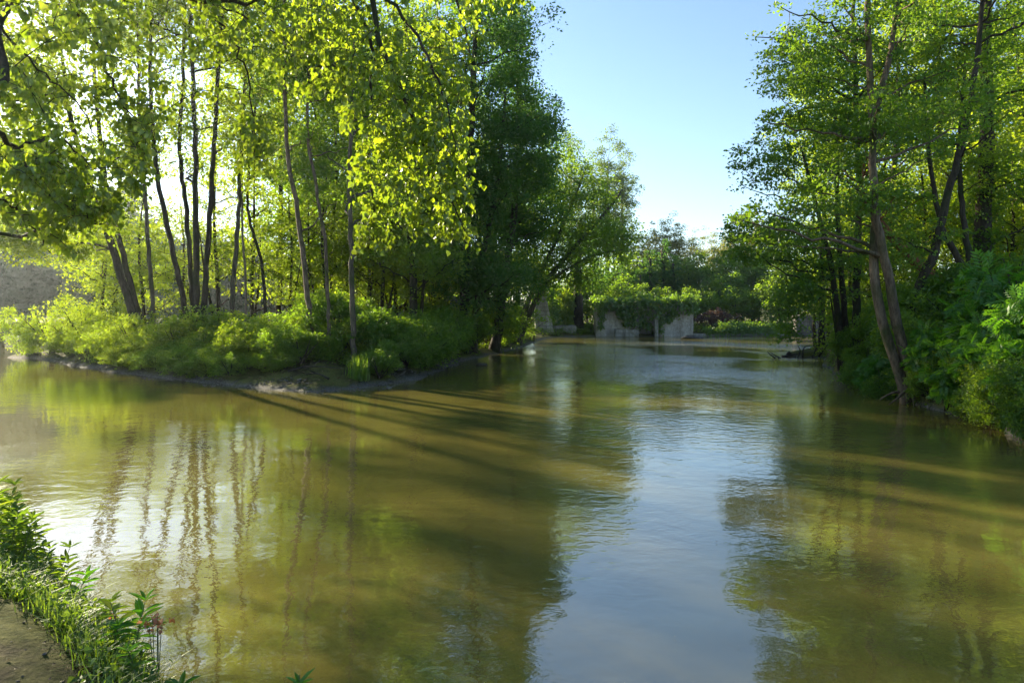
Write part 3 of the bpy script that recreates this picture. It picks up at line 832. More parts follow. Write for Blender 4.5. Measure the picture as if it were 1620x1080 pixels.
# ------------------------------------------------------------------ the near bank alders on the river's other side
make_tree('alder_tree', 'twin stemmed alder with sunlit bark at the water edge', 'tree', None,
          [([P(1436, 640, 15.3), P(1428, 605, 15.3), P(1402, 530, 15.3), P(1388, 465, 15.3), P(1382, 400, 15.4), P(1387, 330, 15.6)], .115, .08),
           ([P(1444, 640, 15.3), P(1440, 600, 15.3), P(1420, 515, 15.2), P(1402, 420, 15.2), P(1384, 330, 15.2), P(1380, 180, 15.2), P(1372, 0, 15.2), P(1378, -180, 15.2)], .135, .04),
           ([P(1438, 612, 15.3), P(1422, 628, 15.0), P(1406, 640, 14.8)], .032, .008), ([P(1442, 616, 15.3), P(1446, 640, 14.9), P(1440, 655, 14.6)], .032, .008), ([P(1446, 612, 15.3), P(1468, 630, 15.0), P(1486, 640, 14.9)], .032, .008), ([P(1434, 618, 15.3), P(1410, 622, 15.3), P(1392, 632, 15.2)], .032, .008),
           ([P(1384, 175, 15.2), P(1400, 120, 15.3), P(1416, 30, 15.4), P(1424, -120, 15.4)], .08, .03)],
          [E(1390, -30, 15.4, 150, 130, 2.4, 100), E(1290, 70, 15.6, 80, 70, 1.8, 60), E(1300, 200, 15.4, 95, 60, 1.7, 62), E(1240, 350, 15.2, 85, 45, 1.5, 44), E(1450, 170, 15.6, 90, 80, 1.6, 60),
           E(1330, 310, 15.6, 70, 50, 1.4, 36), E(1470, 330, 15.8, 60, 60, 1.3, 30)], 71, M['leaf_mid'], M['bark_warm'], nlimb=34, per=58, cr=.40, L=.085, flat=.38, droop=.3, minz=3.2, rise=.35, twig=.007, limb_r=.9, gap=.05)
make_tree('alder_tree', 'clump of slim dark stems leaning over the fallen branch', 'tree', None,
          [([P(1338, 585, 22.5), P(1330, 540, 22.5), P(1320, 450, 22.5), P(1308, 390, 22.5), P(1290, 320, 22.4), P(1270, 240, 22.2)], .12, .04),
           ([P(1345, 585, 22.6), P(1340, 540, 22.6), P(1332, 440, 22.7), P(1326, 340, 22.8), P(1322, 180, 22.8)], .13, .04),
           ([P(1352, 580, 22.8), P(1354, 540, 22.8), P(1356, 420, 23), P(1360, 300, 23.2), P(1352, 120, 23.4), P(1350, -50, 23.4)], .15, .05),
           ([P(1328, 585, 22.3), P(1322, 520, 22.2), P(1314, 470, 22.1)], .05, .02)],
          [E(1260, 250, 22.5, 90, 70, 2.2, 70), E(1230, 370, 22.4, 80, 50, 2, 60), E(1262, 470, 22.4, 36, 48, 1.2, 36), E(1245, 535, 22.2, 10, 30, .4, 6), E(1310, 420, 22.8, 60, 60, 1.8, 46), E(1330, 150, 23, 100, 110, 2.6, 110),
           E(1270, 120, 23, 60, 80, 2, 50)], 72, M['leaf_mid'], M['bark_dark'], nlimb=30, per=70, cr=.5, L=.105, flat=.45, droop=.45, minz=2.5, rise=.4, twig=.008)
make_tree('leaning_tree', 'dark trunk slanting up away from the twin stemmed alder', 'tree', None,
          [([base(1432, 18), P(1452, 465, 18), P(1478, 400, 18), P(1496, 320, 18.2), P(1520, 230, 18.4), P(1545, 100, 18.6), P(1560, -60, 18.8)], .15, .05)],
          [E(1560, 30, 18.8, 100, 120, 2.2, 90), E(1500, 190, 18.6, 70, 60, 1.8, 40), E(1440, 390, 18.4, 50, 40, 1.4, 26)], 73, M['leaf_mid'], M['bark_dark'], nlimb=20, per=60, cr=.42, L=.095, merge=True, flat=.42, minz=3.5, rise=.4, twig=.007)
make_tree('leaning_tree', 'red brown trunk lit by the sun and leaning low towards the river', 'tree', None,
          [([base(1512, 20), P(1498, 462, 20), P(1462, 428, 19.8), P(1430, 395, 19.6), P(1390, 350, 19.4), P(1360, 290, 19.3)], .21, .07)],
          [E(1370, 260, 19.4, 60, 60, 1.6, 40), E(1400, 330, 19.5, 50, 40, 1.4, 26)], 74, M['leaf_mid'], M['bark_red'], nlimb=10, per=60, cr=.42, L=.10, flat=.42, minz=4, twig=.007)
make_tree('ivy_clad_tree', 'thick upright trunk sleeved in ivy on the upper bank', 'tree', None,
          [([base(1550, 22), P(1552, 440, 22), P(1556, 330, 22), P(1562, 200, 22), P(1560, 60, 22), P(1565, -100, 22)], .30, .10)],
          [E(1562, 60, 22.2, 110, 150, 3, 130), E(1556, 320, 22, 20, 110, .42, 46), E(1600, 300, 22.4, 60, 50, 2, 36)], 75, M['leaf_mid'], M['bark_dark'], nlimb=20, per=62, cr=.46, L=.11, flat=.5, minz=3, rise=.4, twig=.008)
make_tree('forked_tree', 'forked thin trunks rising from the shrubs beside the red brown trunk', 'tree', None,
          [([base(1536, 20.6), P(1528, 440, 20.6), P(1508, 395, 20.7), P(1488, 350, 20.8), P(1470, 250, 21), P(1462, 120, 21)], .12, .04), ([base(1540, 20.8), P(1536, 430, 20.8), P(1526, 360, 21), P(1518, 250, 21.2), P(1530, 60, 21.4)], .11, .04)],
          [E(1470, 100, 21.2, 80, 90, 2, 70), E(1520, 250, 21.4, 60, 50, 1.6, 34)], 76, M['leaf_sun'], M['bark_dark'], nlimb=16, per=60, cr=.45, L=.105, flat=.45, minz=4, twig=.007)
# wood behind them
br_tall = make_tree('slender_tree', 'slender tree in the sunlit wood on the upper river bank', 'tree', 'slender trees in the wood on the upper bank',
                    [([O(0, 0, 0), O(.2, .1, 4), O(-.1, .1, 9), O(.2, 0, 14)], .15, .03)],
                    [(O(0, 0, 10.5), (2.6, 2.6, 4.6), 120), (O(.3, 0, 5), (2.0, 2.0, 2.2), 46)], 51, M['leaf_sun'], M['bark_dark'], nlimb=18, per=56, cr=.62, L=.135, minz=2.5, flat=.45)
for px, Y in [(1300, 34), (1370, 31), (1420, 29), (1480, 30), (1540, 33), (1610, 30), (1660, 27), (1330, 42), (1400, 40), (1470, 44), (1560, 42), (1640, 38), (1700, 32), (1290, 46)]:
    place(br_tall, base(px, Y), rg.uniform(0, 6.28), rg.uniform(.85, 1.12))
br_bush = make_tree('leafy_tree', 'bushy sunlit tree filling the wood on the upper bank', 'tree', 'bushy trees in the wood on the upper bank',
                    [([O(0, 0, 0), O(.1, .1, 2), O(.3, .1, 5), O(.1, 0, 7.5)], .11, .03)],
                    [(O(.2, 0, 4.8), (2.6, 2.6, 2.9), 110), (O(.2, 0, 2.2), (2.2, 2.2, 1.4), 50)], 52, M['leaf_sun'], M['bark_dark'], nlimb=18, per=56, cr=.55, L=.125, minz=.8, flat=.5)
for px, Y in [(1310, 38), (1390, 35), (1450, 26), (1510, 27), (1600, 25), (1570, 29), (1650, 23), (1350, 30), (1430, 36), (1520, 38), (1600, 42), (1690, 26)]:
    place(br_bush, base(px, Y), rg.uniform(0, 6.28), rg.uniform(.8, 1.1))

# ------------------------------------------------------------------ shrubs
def shrub(name, label, cat, group, seed, r, h, leaf, L, n, per, cr, tpl=LEAF_PLAIN, stems=6, up=.6, bark='bark_dark', flat=.7, droop=.3, lobes=None):
    rr = rng_(seed)
    tk = []
    for i in range(stems):
        a = rr.uniform(0, 6.28); d = rr.uniform(.2, .8) * r
        tk.append(([O(0, 0, 0) + rr.normal(size=3) * .05 * np.array((1, 1, 0)), O(math.cos(a) * d * .5, math.sin(a) * d * .5, h * .45), O(math.cos(a) * d, math.sin(a) * d, h * rr.uniform(.7, .95))], .02 + .006 * h, .006))
    cr_ = lobes or [(O(0, 0, h * .52), (r, r, h * .52), n)]
    return make_tree(name, label, cat, group, tk, cr_, seed + 1, M[leaf], M[bark], nlimb=8, per=per, cr=cr, L=L, flat=flat, droop=droop, minz=.1, tpl=tpl, seg=5, twig=.006, rise=up, trunk_name='stem', crown_name='foliage', shell=.8)

# tip bush with upright shoots: lobes like plumes
rr = rng_(77)
plumes = [(O(rr.uniform(-1.9, 1.9), rr.uniform(-.8, .8), 0), rr.uniform(1.3, 2.5)) for _ in range(15)]
place(shrub('shrub', 'plumed pale yellow shrub overhanging the water at the very tip', 'shrub', 'sunlit shrubs on the island shore', 80, 1.9, 2.3, 'leaf_sun', .095, 0, 46, .27, stems=12, flat=1.0, droop=.1,
            lobes=[(O(p[0], p[1], h * .55), (.42, .42, h * .5), 15) for p, h in plumes]), (-21.6, 32.6, .15), 0, 1.0)
place(shrub('shrub', 'second plumed yellow shrub next to the very tip', 'shrub', 'sunlit shrubs on the island shore', 82, 1.7, 2.2, 'leaf_sun', .09, 90, 60, .34, flat=.9, droop=.2), (-18.8, 30.6, .4), 0, 1.05)
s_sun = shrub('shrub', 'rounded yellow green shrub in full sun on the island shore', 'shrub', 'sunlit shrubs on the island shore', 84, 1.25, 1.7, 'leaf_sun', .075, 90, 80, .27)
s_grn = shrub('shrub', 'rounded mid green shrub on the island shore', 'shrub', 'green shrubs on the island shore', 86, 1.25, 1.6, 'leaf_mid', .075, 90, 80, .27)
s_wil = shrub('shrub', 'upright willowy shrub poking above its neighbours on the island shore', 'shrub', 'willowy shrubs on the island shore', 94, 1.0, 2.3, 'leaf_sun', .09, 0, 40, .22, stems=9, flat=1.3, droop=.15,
              lobes=[(O(a, b, h * .55), (.3, .3, h * .5), 12) for a, b, h in [(-.7, .1, 1.8), (-.3, -.3, 2.3), (.1, .2, 2.6), (.5, -.1, 2.0), (.8, .3, 1.6), (0, -.6, 1.5)]])
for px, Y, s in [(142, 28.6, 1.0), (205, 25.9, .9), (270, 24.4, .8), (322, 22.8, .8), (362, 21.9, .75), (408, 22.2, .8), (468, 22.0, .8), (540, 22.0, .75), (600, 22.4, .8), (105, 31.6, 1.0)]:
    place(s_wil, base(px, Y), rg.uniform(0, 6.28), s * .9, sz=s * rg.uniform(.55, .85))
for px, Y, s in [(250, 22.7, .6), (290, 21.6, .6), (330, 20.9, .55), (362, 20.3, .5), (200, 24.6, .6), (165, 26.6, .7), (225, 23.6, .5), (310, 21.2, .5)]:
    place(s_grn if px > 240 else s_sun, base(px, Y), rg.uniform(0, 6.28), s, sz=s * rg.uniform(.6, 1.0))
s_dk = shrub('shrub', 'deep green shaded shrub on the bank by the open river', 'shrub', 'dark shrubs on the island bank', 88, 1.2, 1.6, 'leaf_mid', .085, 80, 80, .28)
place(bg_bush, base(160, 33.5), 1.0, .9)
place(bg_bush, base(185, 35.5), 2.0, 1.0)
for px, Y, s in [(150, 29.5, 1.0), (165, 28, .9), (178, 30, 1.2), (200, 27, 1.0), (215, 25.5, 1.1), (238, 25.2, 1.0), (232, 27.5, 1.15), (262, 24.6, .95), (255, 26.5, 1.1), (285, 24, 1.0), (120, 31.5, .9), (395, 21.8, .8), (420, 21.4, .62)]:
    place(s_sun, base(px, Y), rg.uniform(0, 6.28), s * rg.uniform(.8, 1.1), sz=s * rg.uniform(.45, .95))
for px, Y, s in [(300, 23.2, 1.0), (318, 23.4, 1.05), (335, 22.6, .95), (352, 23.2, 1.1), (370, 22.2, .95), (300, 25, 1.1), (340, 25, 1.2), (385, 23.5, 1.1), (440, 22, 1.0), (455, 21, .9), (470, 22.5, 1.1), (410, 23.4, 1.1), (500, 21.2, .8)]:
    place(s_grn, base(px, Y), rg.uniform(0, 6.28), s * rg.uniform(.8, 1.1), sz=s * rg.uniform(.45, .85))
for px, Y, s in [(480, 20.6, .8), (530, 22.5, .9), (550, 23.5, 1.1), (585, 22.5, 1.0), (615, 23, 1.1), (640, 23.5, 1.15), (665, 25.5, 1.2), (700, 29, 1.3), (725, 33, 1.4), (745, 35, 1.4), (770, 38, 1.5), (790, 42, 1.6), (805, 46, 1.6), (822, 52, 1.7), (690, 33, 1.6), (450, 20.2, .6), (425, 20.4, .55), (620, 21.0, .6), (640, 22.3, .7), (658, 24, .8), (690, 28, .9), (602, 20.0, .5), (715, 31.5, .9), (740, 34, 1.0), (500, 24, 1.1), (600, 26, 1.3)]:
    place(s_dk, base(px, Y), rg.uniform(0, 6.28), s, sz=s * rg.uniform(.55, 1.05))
# right bank
fern = shrub('bank_bush', 'large bright green bush with feathery compound leaves by the water', 'bush', 'feathery bushes on the alder bank', 90, 1.0, 1.5, 'leaf_bright', .30, 60, 22, .26, tpl=LEAF_PINNATE, stems=9, flat=.5, droop=.55)
for px, Y, s, lb in [(1545, 13.3, .75, 'bright feathery bush hanging lowest over the water'), (1605, 12.3, .8, 'bright feathery bush at the photo edge over the dark bank'), (1500, 14.6, .7, 'bright feathery bush just behind the twin alder'),
                     (1580, 14.2, .85, 'tall feathery bush rising behind the overhanging bushes'), (1640, 13.4, 1.3, None), (1400, 17.5, .6, 'small feathery bush low between the alders'), (1660, 11.5, .85, None), (1628, 11.2, .6, None)]:
    place(fern, base(px, Y), rg.uniform(0, 6.28), s, label=lb or 'feathery bush cut off by the edge of the photo')
r_sh = shrub('shrub', 'dense dark green shrub on the upper alder bank', 'shrub', 'dense shrubs on the upper alder bank', 92, 1.3, 1.6, 'leaf_mid', .075, 90, 80, .28)
for px, Y, s in [(1470, 18, 1.0), (1510, 18.5, 1.15), (1550, 17.5, 1.2), (1600, 17.5, 1.3), (1460, 20.5, 1.1), (1400, 20, .8), (1385, 23, .9), (1370, 26, 1.0), (1420, 24, 1.1), (1590, 20, 1.3), (1640, 16.5, 1.3), (1480, 23, 1.2), (1355, 22, .6), (1380, 18.5, .6), (1540, 22, 1.3), (1460, 16.2, .8), (1340, 30, 1.1), (1330, 36, 1.2)]:
    place(r_sh, base(px, Y), rg.uniform(0, 6.28), s)
for px, Y, s in [(1592, 12.2, .55), (1628, 11.3, .5), (1560, 13.2, .5), (1465, 15.0, .5), (1400, 16.6, .45), (1370, 20, .5), (1345, 24, .6), (1520, 14, .45), (1660, 10.6, .6), (1603, 11.2, .5), (1567, 12.2, .5), (1536, 13.1, .45), (1500, 13.9, .45), (1662, 10.4, .5), (1475, 14.5, .4), (1590, 11.75, .45), (1614, 11.4, .45), (1570, 12.0, .4)]:
    place(r_sh, base(px, Y), rg.uniform(0, 6.28), s)

# ------------------------------------------------------------------ ground cover
def herbs(name, label, pts, h, L, mat, seed, per=9, kind='stuff', tpl=LEAF_PLAIN):
    r = rng_(seed); mb = MB()
    n = len(pts)
    hh = h * r.uniform(.4, 1.2, n)
    i = np.repeat(np.arange(n), per)
    u = r.uniform(.15, 1, len(i))
    a = r.uniform(0, 6.28, len(i))
    rad = np.stack((np.cos(a), np.sin(a), np.zeros(len(i))), -1)
    c = pts[i] + np.stack((r.normal(size=len(i)) * .05, r.normal(size=len(i)) * .05, u * hh[i]), -1)
    d = rad + np.array((0, 0, -.25)) + r.normal(size=(len(i), 3)) * .2
    nn = np.array((0, 0, 1.)) + r.normal(size=(len(i), 3)) * .35
    leaf_mesh(mb, r, c, d, nn, L * r.uniform(.6, 1.3, len(i)) * (1.1 - .5 * u), tpl)
    o = mb.build(name, mat, None, pts.mean(0))
    return tag(o, label, 'ground cover', None, kind)


def scatter(rng, x0, x1, y0, y1, n, poly, dmin, dmax, thin=None):
    x = rng.uniform(x0, x1, n); y = rng.uniform(y0, y1, n)
    d = sdf(poly, x, y) + .5 * np.sin(x * 1.3) * np.sin(y * 1.1)
    ok = (d > dmin) & (d < dmax)
    if thin is not None: ok &= thin(x, y)
    x, y = x[ok], y[ok]
    return np.stack((x, y, gz(x, y)), -1)

r1 = rng_(101)
mudflat = lambda x, y: ~((x > -7.4) & (x < -3.6) & (y < 20.4))
pts = np.vstack((scatter(r1, -24, -2, 17, 34, 16000, ISLAND, 1.0, 7, mudflat), scatter(r1, -14, 2, 24, 60, 16000, ISLAND, .5, 4)))
herbs('undergrowth', 'low leafy undergrowth covering the island bank', pts, .6, .11, M['herb'], 102)
pts = scatter(r1, 8, 34, 8, 62, 26000, RIGHT, -.05, 6)
herbs('undergrowth', 'low leafy undergrowth on the bank under the alders', pts, .5, .10, M['herb'], 103)
pts = scatter(r1, 1, 45, 66, 76, 9000, ISLAND, .3, 5)
herbs('undergrowth', 'low leafy undergrowth along the far bank', pts, .6, .2, M['herb'], 104, per=6)


def blades(name, label, pts, h, w, mat, seed, kind='stuff', cat='grass', bend=.5, per=1, spread=.0):
    r = rng_(seed); mb = MB()
    pts = np.repeat(pts, per, 0) + np.concatenate((r.normal(size=(len(pts) * per, 2)) * spread, np.zeros((len(pts) * per, 1))), 1)
    n = len(pts)
    a = r.uniform(0, 6.28, n)
    o = np.stack((np.cos(a), np.sin(a), np.zeros(n)), -1)
    s = np.stack((-np.sin(a), np.cos(a), np.zeros(n)), -1)
    hh = h * r.uniform(.45, 1.25, n); b = bend * r.uniform(.2, 1.4, n); ww = w * r.uniform(.7, 1.3, n)
    up = np.array((0, 0, 1.))
    V = []
    for u, wd in ((0, .8), (.4, 1.), (.75, .7), (1., .06)):
        c = pts + up * (hh * (u - .35 * b * u * u))[:, None] + o * (hh * b * u * u)[:, None]
        V += [c - s * (ww * wd / 2)[:, None], c + s * (ww * wd / 2)[:, None]]
    v = np.stack(V, 1)
    q = np.array(((0, 1, 3, 2), (2, 3, 5, 4), (4, 5, 7, 6)))[None] + (np.arange(n) * 8)[:, None, None]
    mb.add(v.reshape(-1, 3), q.reshape(-1, 4))
    ob = mb.build(name, mat, None, pts.mean(0))
    return tag(ob, label, cat, None, kind)

pts = scatter(r1, -4.6, -2.2, 19.2, 27, 4200, ISLAND, .7, 3.0, lambda x, y: np.sin(x * 3.1) * np.sin(y * 2.3) > -.75)
blades('grass', 'tall dark grass growing down the island bank beside the mud', pts, .6, .018, M['leaf_mid'], 111, per=3, spread=.06)
edge = lambda x, y: sdf(NEAR, x, y) < .30 + .16 * np.clip(y - 3, 0, 2) + .10 * np.sin(x * 5 + y * 3)
pts = scatter(r1, -5.6, -.6, 1.6, 6.6, 30000, NEAR, -.6, 1.2, lambda x, y: edge(x, y) & (sdf(NEAR, x, y) > -.02))
blades('grass', 'short bright grass along the edge of the trodden bank', pts, .15, .006, M['grass'], 112, per=3, spread=.035, bend=.9)
pts = scatter(r1, -5, -1.0, 2.4, 5.6, 1700, NEAR, -.6, 1.2, lambda x, y: edge(x, y) & (sdf(NEAR, x, y) > .02))
herbs('undergrowth', 'small leafy herbs mixed in the grass on the trodden bank', pts, .17, .045, M['leaf_mid'], 113, per=8, tpl=LEAF_DELTA)

# stones at the waterline
def stones(name, label, pts, s, mat, seed):
    r = rng_(seed); mb = MB()
    t = (1 + 5 ** .5) / 2
    iv = norm(np.array([(-1, t, 0), (1, t, 0), (-1, -t, 0), (1, -t, 0), (0, -1, t), (0, 1, t), (0, -1, -t), (0, 1, -t), (t, 0, -1), (t, 0, 1), (-t, 0, -1), (-t, 0, 1)], float))
    fa = [(0, 11, 5), (0, 5, 1), (0, 1, 7), (0, 7, 10), (0, 10, 11), (1, 5, 9), (5, 11, 4), (11, 10, 2), (10, 7, 6), (7, 1, 8), (3, 9, 4), (3, 4, 2), (3, 2, 6), (3, 6, 8), (3, 8, 9), (4, 9, 5), (2, 4, 11), (6, 2, 10), (8, 6, 7), (9, 8, 1)]
    for p in pts:
        mb.add(p + iv * (1 + .25 * r.normal(size=(12, 1))) * s * r.uniform(.4, 1.4) * r.uniform(.6, 1.2, 3) * np.array((1, 1, .55)), None, fa)
    ob = mb.build(name, mat, None, pts.mean(0), smooth=False)
    return tag(ob, label, 'stones', None, 'stuff')
pts = scatter(r1, -22, -2, 17, 33, 26000, ISLAND, -.12, .22)
pts[:, 2] = np.maximum(pts[:, 2], -.02) + .01
stones('gravel', 'grey wet stones and clods along the island waterline', pts[:1100], .036, M['shore_stone'], 121)

def litter(name, label, pts, L, mat, seed):
    r = rng_(seed); mb = MB(); n = len(pts)
    leaf_mesh(mb, r, pts + O(0, 0, .008), np.concatenate((r.normal(size=(n, 2)), np.zeros((n, 1))), 1), O(0, 0, 1.) + r.normal(size=(n, 3)) * .3, L * r.uniform(.5, 1.3, n), LEAF_DELTA)
    return tag(mb.build(name, mat, None, pts.mean(0)), label, 'leaf litter', None, 'stuff')
M['dead'] = leaf_mat('dead_leaf', [(.05, .03, .015), (.12, .075, .035), (.18, .13, .07)], [(.08, .04, .015), (.12, .08, .03)], .3, .03)
litter('leaf_litter', 'brown dead leaves on the trodden soil', scatter(r1, -5, 0, 1.4, 5.6, 1100, NEAR, .1, 2.5), .020, M['dead'], 151)
pts = scatter(r1, -4.5, -.6, 1.5, 5, 700, NEAR, .1, 2.5)
stones('gravel', 'small pebbles on the trodden soil', pts, .010, M['shore_stone'], 152)
litter('leaf_litter', 'brown debris on the mud of the island', scatter(r1, -9, -2.5, 17, 22, 900, ISLAND, .1, 3), .07, M['dead'], 153)

n_ = 170
fx = r1.uniform(-6, 9, n_); fy = 4 + 22 * r1.uniform(0, 1, n_) ** 1.6
fp = np.stack((fx, fy, np.full(n_, .004)), -1)[(gz(fx, fy) < -.2)]
litter('floating_leaves', 'tiny leaves and bits drifting on the river', fp, .015, M['dead'], 154)

# ------------------------------------------------------------------ small things on the water
log = empty('fallen_log', P(1260, 568, 33), 'fallen dark branch lying in the water below the slim stems', 'log')
lo = np.array(log.location)
rl = rng_(131)
mb = MB(); mb.tube(smooth_line([P(1195, 572, 32), P(1225, 570, 32.4), P(1262, 567, 33), P(1320, 560, 33)], 16), np.linspace(.07, .15, 16), 8, wob=.08, rng=rl)
mb.build('trunk', M['wood_wet'], log, lo, smooth=True)
for a, b, c in [((1232, 570), (1218, 560), (1214, 555)), ((1240, 569), (1226, 562), (1218, 556)), ((1262, 566), (1266, 555), (1262, 546)), ((1270, 566), (1272, 550), (1284, 545)), ((1285, 565), (1292, 548), (1288, 536)), ((1295, 564), (1310, 545), (1322, 540))]:
    mb = MB(); mb.tube(smooth_line([P(*a, 32.6), P(*b, 32.6), P(*c, 32.8)], 8), np.linspace(.045, .012, 8), 5, wob=.05, rng=rl)
    mb.build('branch', M['wood_wet'], log, lo, smooth=True)
for a, b, c in [((1238, 566), (1270, 560), (1308, 552)), ((1250, 570), (1285, 564), (1316, 564)), ((1246, 558), (1256, 566), (1275, 571))]:
    mb = MB(); mb.tube(smooth_line([P(*a, 33.2), P(*b, 33.2), P(*c, 33.4)], 10), np.linspace(.11, .06, 10), 6, wob=.1, rng=rl)
    mb.build('branch', M['wood_wet'], log, lo, smooth=True)
mb = MB(); k = 260
cc = np.vstack([P(1316, 548, 32.5) + rl.normal(size=(120, 3)) * np.array((.5, .4, .4)), P(1296, 536, 32.5) + rl.normal(size=(140, 3)) * np.array((.3, .3, .5))])
leaf_mesh(mb, rl, cc, rl.normal(size=(k, 3)), np.array((0, -.3, .6)) + rl.normal(size=(k, 3)) * .5, .12, LEAF_PLAIN)
mb.build('foliage', M['leaf_sun'], log, lo)
for i, (px, Y, ln, an) in enumerate([(455, 19.3, 1.5, .3), (520, 18.6, 1.1, 2.6), (330, 20.9, 1.0, .2), (600, 20.3, .9, 2.2), (250, 22.2, 1.2, .1)]):
    mb = MB(); b = base(px, Y, .06); d = O(math.cos(an), math.sin(an), 0)
    l = smooth_line([b, b + d * ln * .4 + O(0, 0, .12), b + d * ln + O(0, 0, .05)], 10); mb.tube(l, np.linspace(.035, .012, 10), 5, wob=.1, rng=rl)
    mb.tube([l[5], l[5] + d * .2 + O(-d[1] * .25, d[0] * .25, .2)], [.018, .006], 4)
    tag(mb.build('driftwood', M['wood_wet'], None, b, smooth=True), ['longest stick of driftwood on the bare mud', 'stick of driftwood nearest the mud point', 'driftwood stick under the green shrubs at the waterline', 'driftwood stick beside the tall dark grass', 'driftwood stick below the sunlit shrubs at the waterline'][i], 'driftwood', 'driftwood on the island shore')
for px, py, Y, h, lb in [(838, 541, 53, .42, 'shorter of the two old wooden stakes at the island edge'), (844, 541, 53.5, .55, 'taller of the two old wooden stakes at the island edge')]:
    mb = MB(); b = P(px, py, Y); b[2] = -.3
    mb.tube([b, b + O(.02, 0, .3 + h * .6), b + O(.05, 0, .3 + h)], [.08, .075, .06], 7, wob=.06, rng=rl)
    tag(mb.build('wooden_stake', M['wood_wet'], None, b, smooth=True), lb, 'stake', 'stakes in the water')
for px, Y, s, lb in [(1092, 62, .55, 'dark rock breaking the current below the ruined wall'), (1103, 63, .35, 'small rock beside the dark rock below the wall'), (762, 27.5, .16, 'tiny dark stone poking out of the water off the island')]:
    r_ = rng_(int(px)); mb = MB()
    th, ph = np.meshgrid(np.linspace(0, 2 * np.pi, 14, endpoint=False), np.linspace(.02, np.pi - .02, 9))
    v = np.stack((np.cos(th) * np.sin(ph), np.sin(th) * np.sin(ph), np.cos(ph)), -1).reshape(-1, 3)
    v *= (1 + .16 * np.sin(v @ np.array((3.1, 4.2, 2.7)) + px) + .1 * np.sin(v @ np.array((7.1, -5.2, 6.7))))[:, None] * s * np.array((1.5, 1, .5))
    i = (np.arange(8)[:, None] * 14); j = np.arange(14)[None]; j2 = (j + 1) % 14
    mb.add(v + np.array((X(px, Y), Y, .02)), np.stack((i + j, i + j2, i + 14 + j2, i + 14 + j), -1).reshape(-1, 4))
    tag(mb.build('rock', M['wet_rock'], None, (X(px, Y), Y, 0), smooth=True), lb, 'rock', 'rocks in the river')

# ------------------------------------------------------------------ weeds on the near bank
def weed(name, label, cat, group, loc, h, seed, leafL=.09, mat='herb', n=8, lean=(0, 0), whorl=3, stem_r=.004, tpl=LEAF_LANCE, side=.0):
    r = rng_(seed)
    root = empty(name, loc, label, cat, group)
    top = np.array((lean[0], lean[1], h))
    line = smooth_line([O(0, 0, -.03), top * np.array((.25, .25, .5)), top], 14)
    mb = MB(); mb.tube(line, np.linspace(stem_r, stem_r * .4, 14), 5)
    mb.build('stem', M['stem'], root)
    lb = MB()
    C, D, NN, LL = [], [], [], []
    for k in range(n):
        u = .22 + .78 * (k + 1) / n
        p = line[min(13, int(u * 13))]
        a0 = r.uniform(0, 6.28)
        m = whorl + (2 if k == n - 1 else 0)
        for w in range(m):
            a = a0 + 6.28 * w / m + r.normal() * .2
            el = .15 + .75 * u ** 3 + r.normal() * .15
            C.append(p); D.append((math.cos(a), math.sin(a), el)); NN.append((-math.cos(a) * .5, -math.sin(a) * .5, 1 + r.normal() * .2))
            LL.append(leafL * (.5 + 1.1 * math.sin(min(1, u) * 2.5)) * r.uniform(.75, 1.2))
    leaf_mesh(lb, r, np.array(C), np.array(D), np.array(NN), np.array(LL), tpl)
    lb.build('leaves', M[mat], root)
    return root

G_W = 'leafy weeds on the trodden bank'
def wb(px, py, Y):
    p = P(px, py, Y); p[2] = gz1(p[0], p[1]); return p
wd = [  # px of foot, Y, height, label
    (8, 5.0, .48, 'tall weed stem at the edge of the photo above the bank'), (24, 4.9, .42, 'leafy weed stem between two taller weeds'), (40, 4.85, .46, 'tallest dark leaved weed against the water'),
    (58, 4.8, .50, 'weed with a leaf tuft at the outer end of the tall clump'), (-8, 4.7, .5, 'weed stem half outside the photo by the bare soil'), (64, 4.7, .30, 'short weed under the tall clump'), (16, 4.6, .34, 'low bushy weed at the foot of the tall clump')]
for i, (px, Y, h, lb) in enumerate(wd):
    weed('weed_plant', lb, 'weed', G_W, wb(px, 870, Y), h, 200 + i, .075, 'herb', 9, (rl.normal() * .04, rl.normal() * .04))
weed('weed_plant', 'sunlit weed rising over the water beside the orange leaves', 'weed', G_W, wb(212, 1000, 3.45), .36, 210, .075, 'leaf_bright', 9, (.03, .05))
weed('weed_plant', 'paler weed leaning behind the sunlit weed', 'weed', G_W, wb(190, 1000, 3.5), .28, 211, .07, 'herb', 7, (-.06, .02))
weed('weed_plant', 'broad leaved weed hanging over the water', 'weed', G_W, wb(290, 1040, 3.15), .16, 212, .11, 'leaf_bright', 5, (.08, .05), tpl=LEAF_DELTA)
weed('weed_plant', 'second broad leaved weed near the long grass blades', 'weed', G_W, wb(312, 1060, 3.02), .14, 213, .10, 'leaf_bright', 5, (.06, .05), tpl=LEAF_DELTA)
weed('weed_plant', 'small lone sprig poking up from below the frame', 'weed', G_W, np.array((X(470, 2.62), 2.62, .02)), .52, 214, .06, 'leaf_bright', 6, (.0, .03))
weed('weed_plant', 'bushy weed filling the grassy bank above the soil', 'weed', G_W, wb(100, 900, 4.2), .26, 215, .07, 'herb', 8, (.03, .0))
weed('weed_plant', 'bright weed on the grassy bank by the water', 'weed', G_W, wb(120, 940, 4.0), .22, 216, .07, 'leaf_bright', 7, (.05, .02))
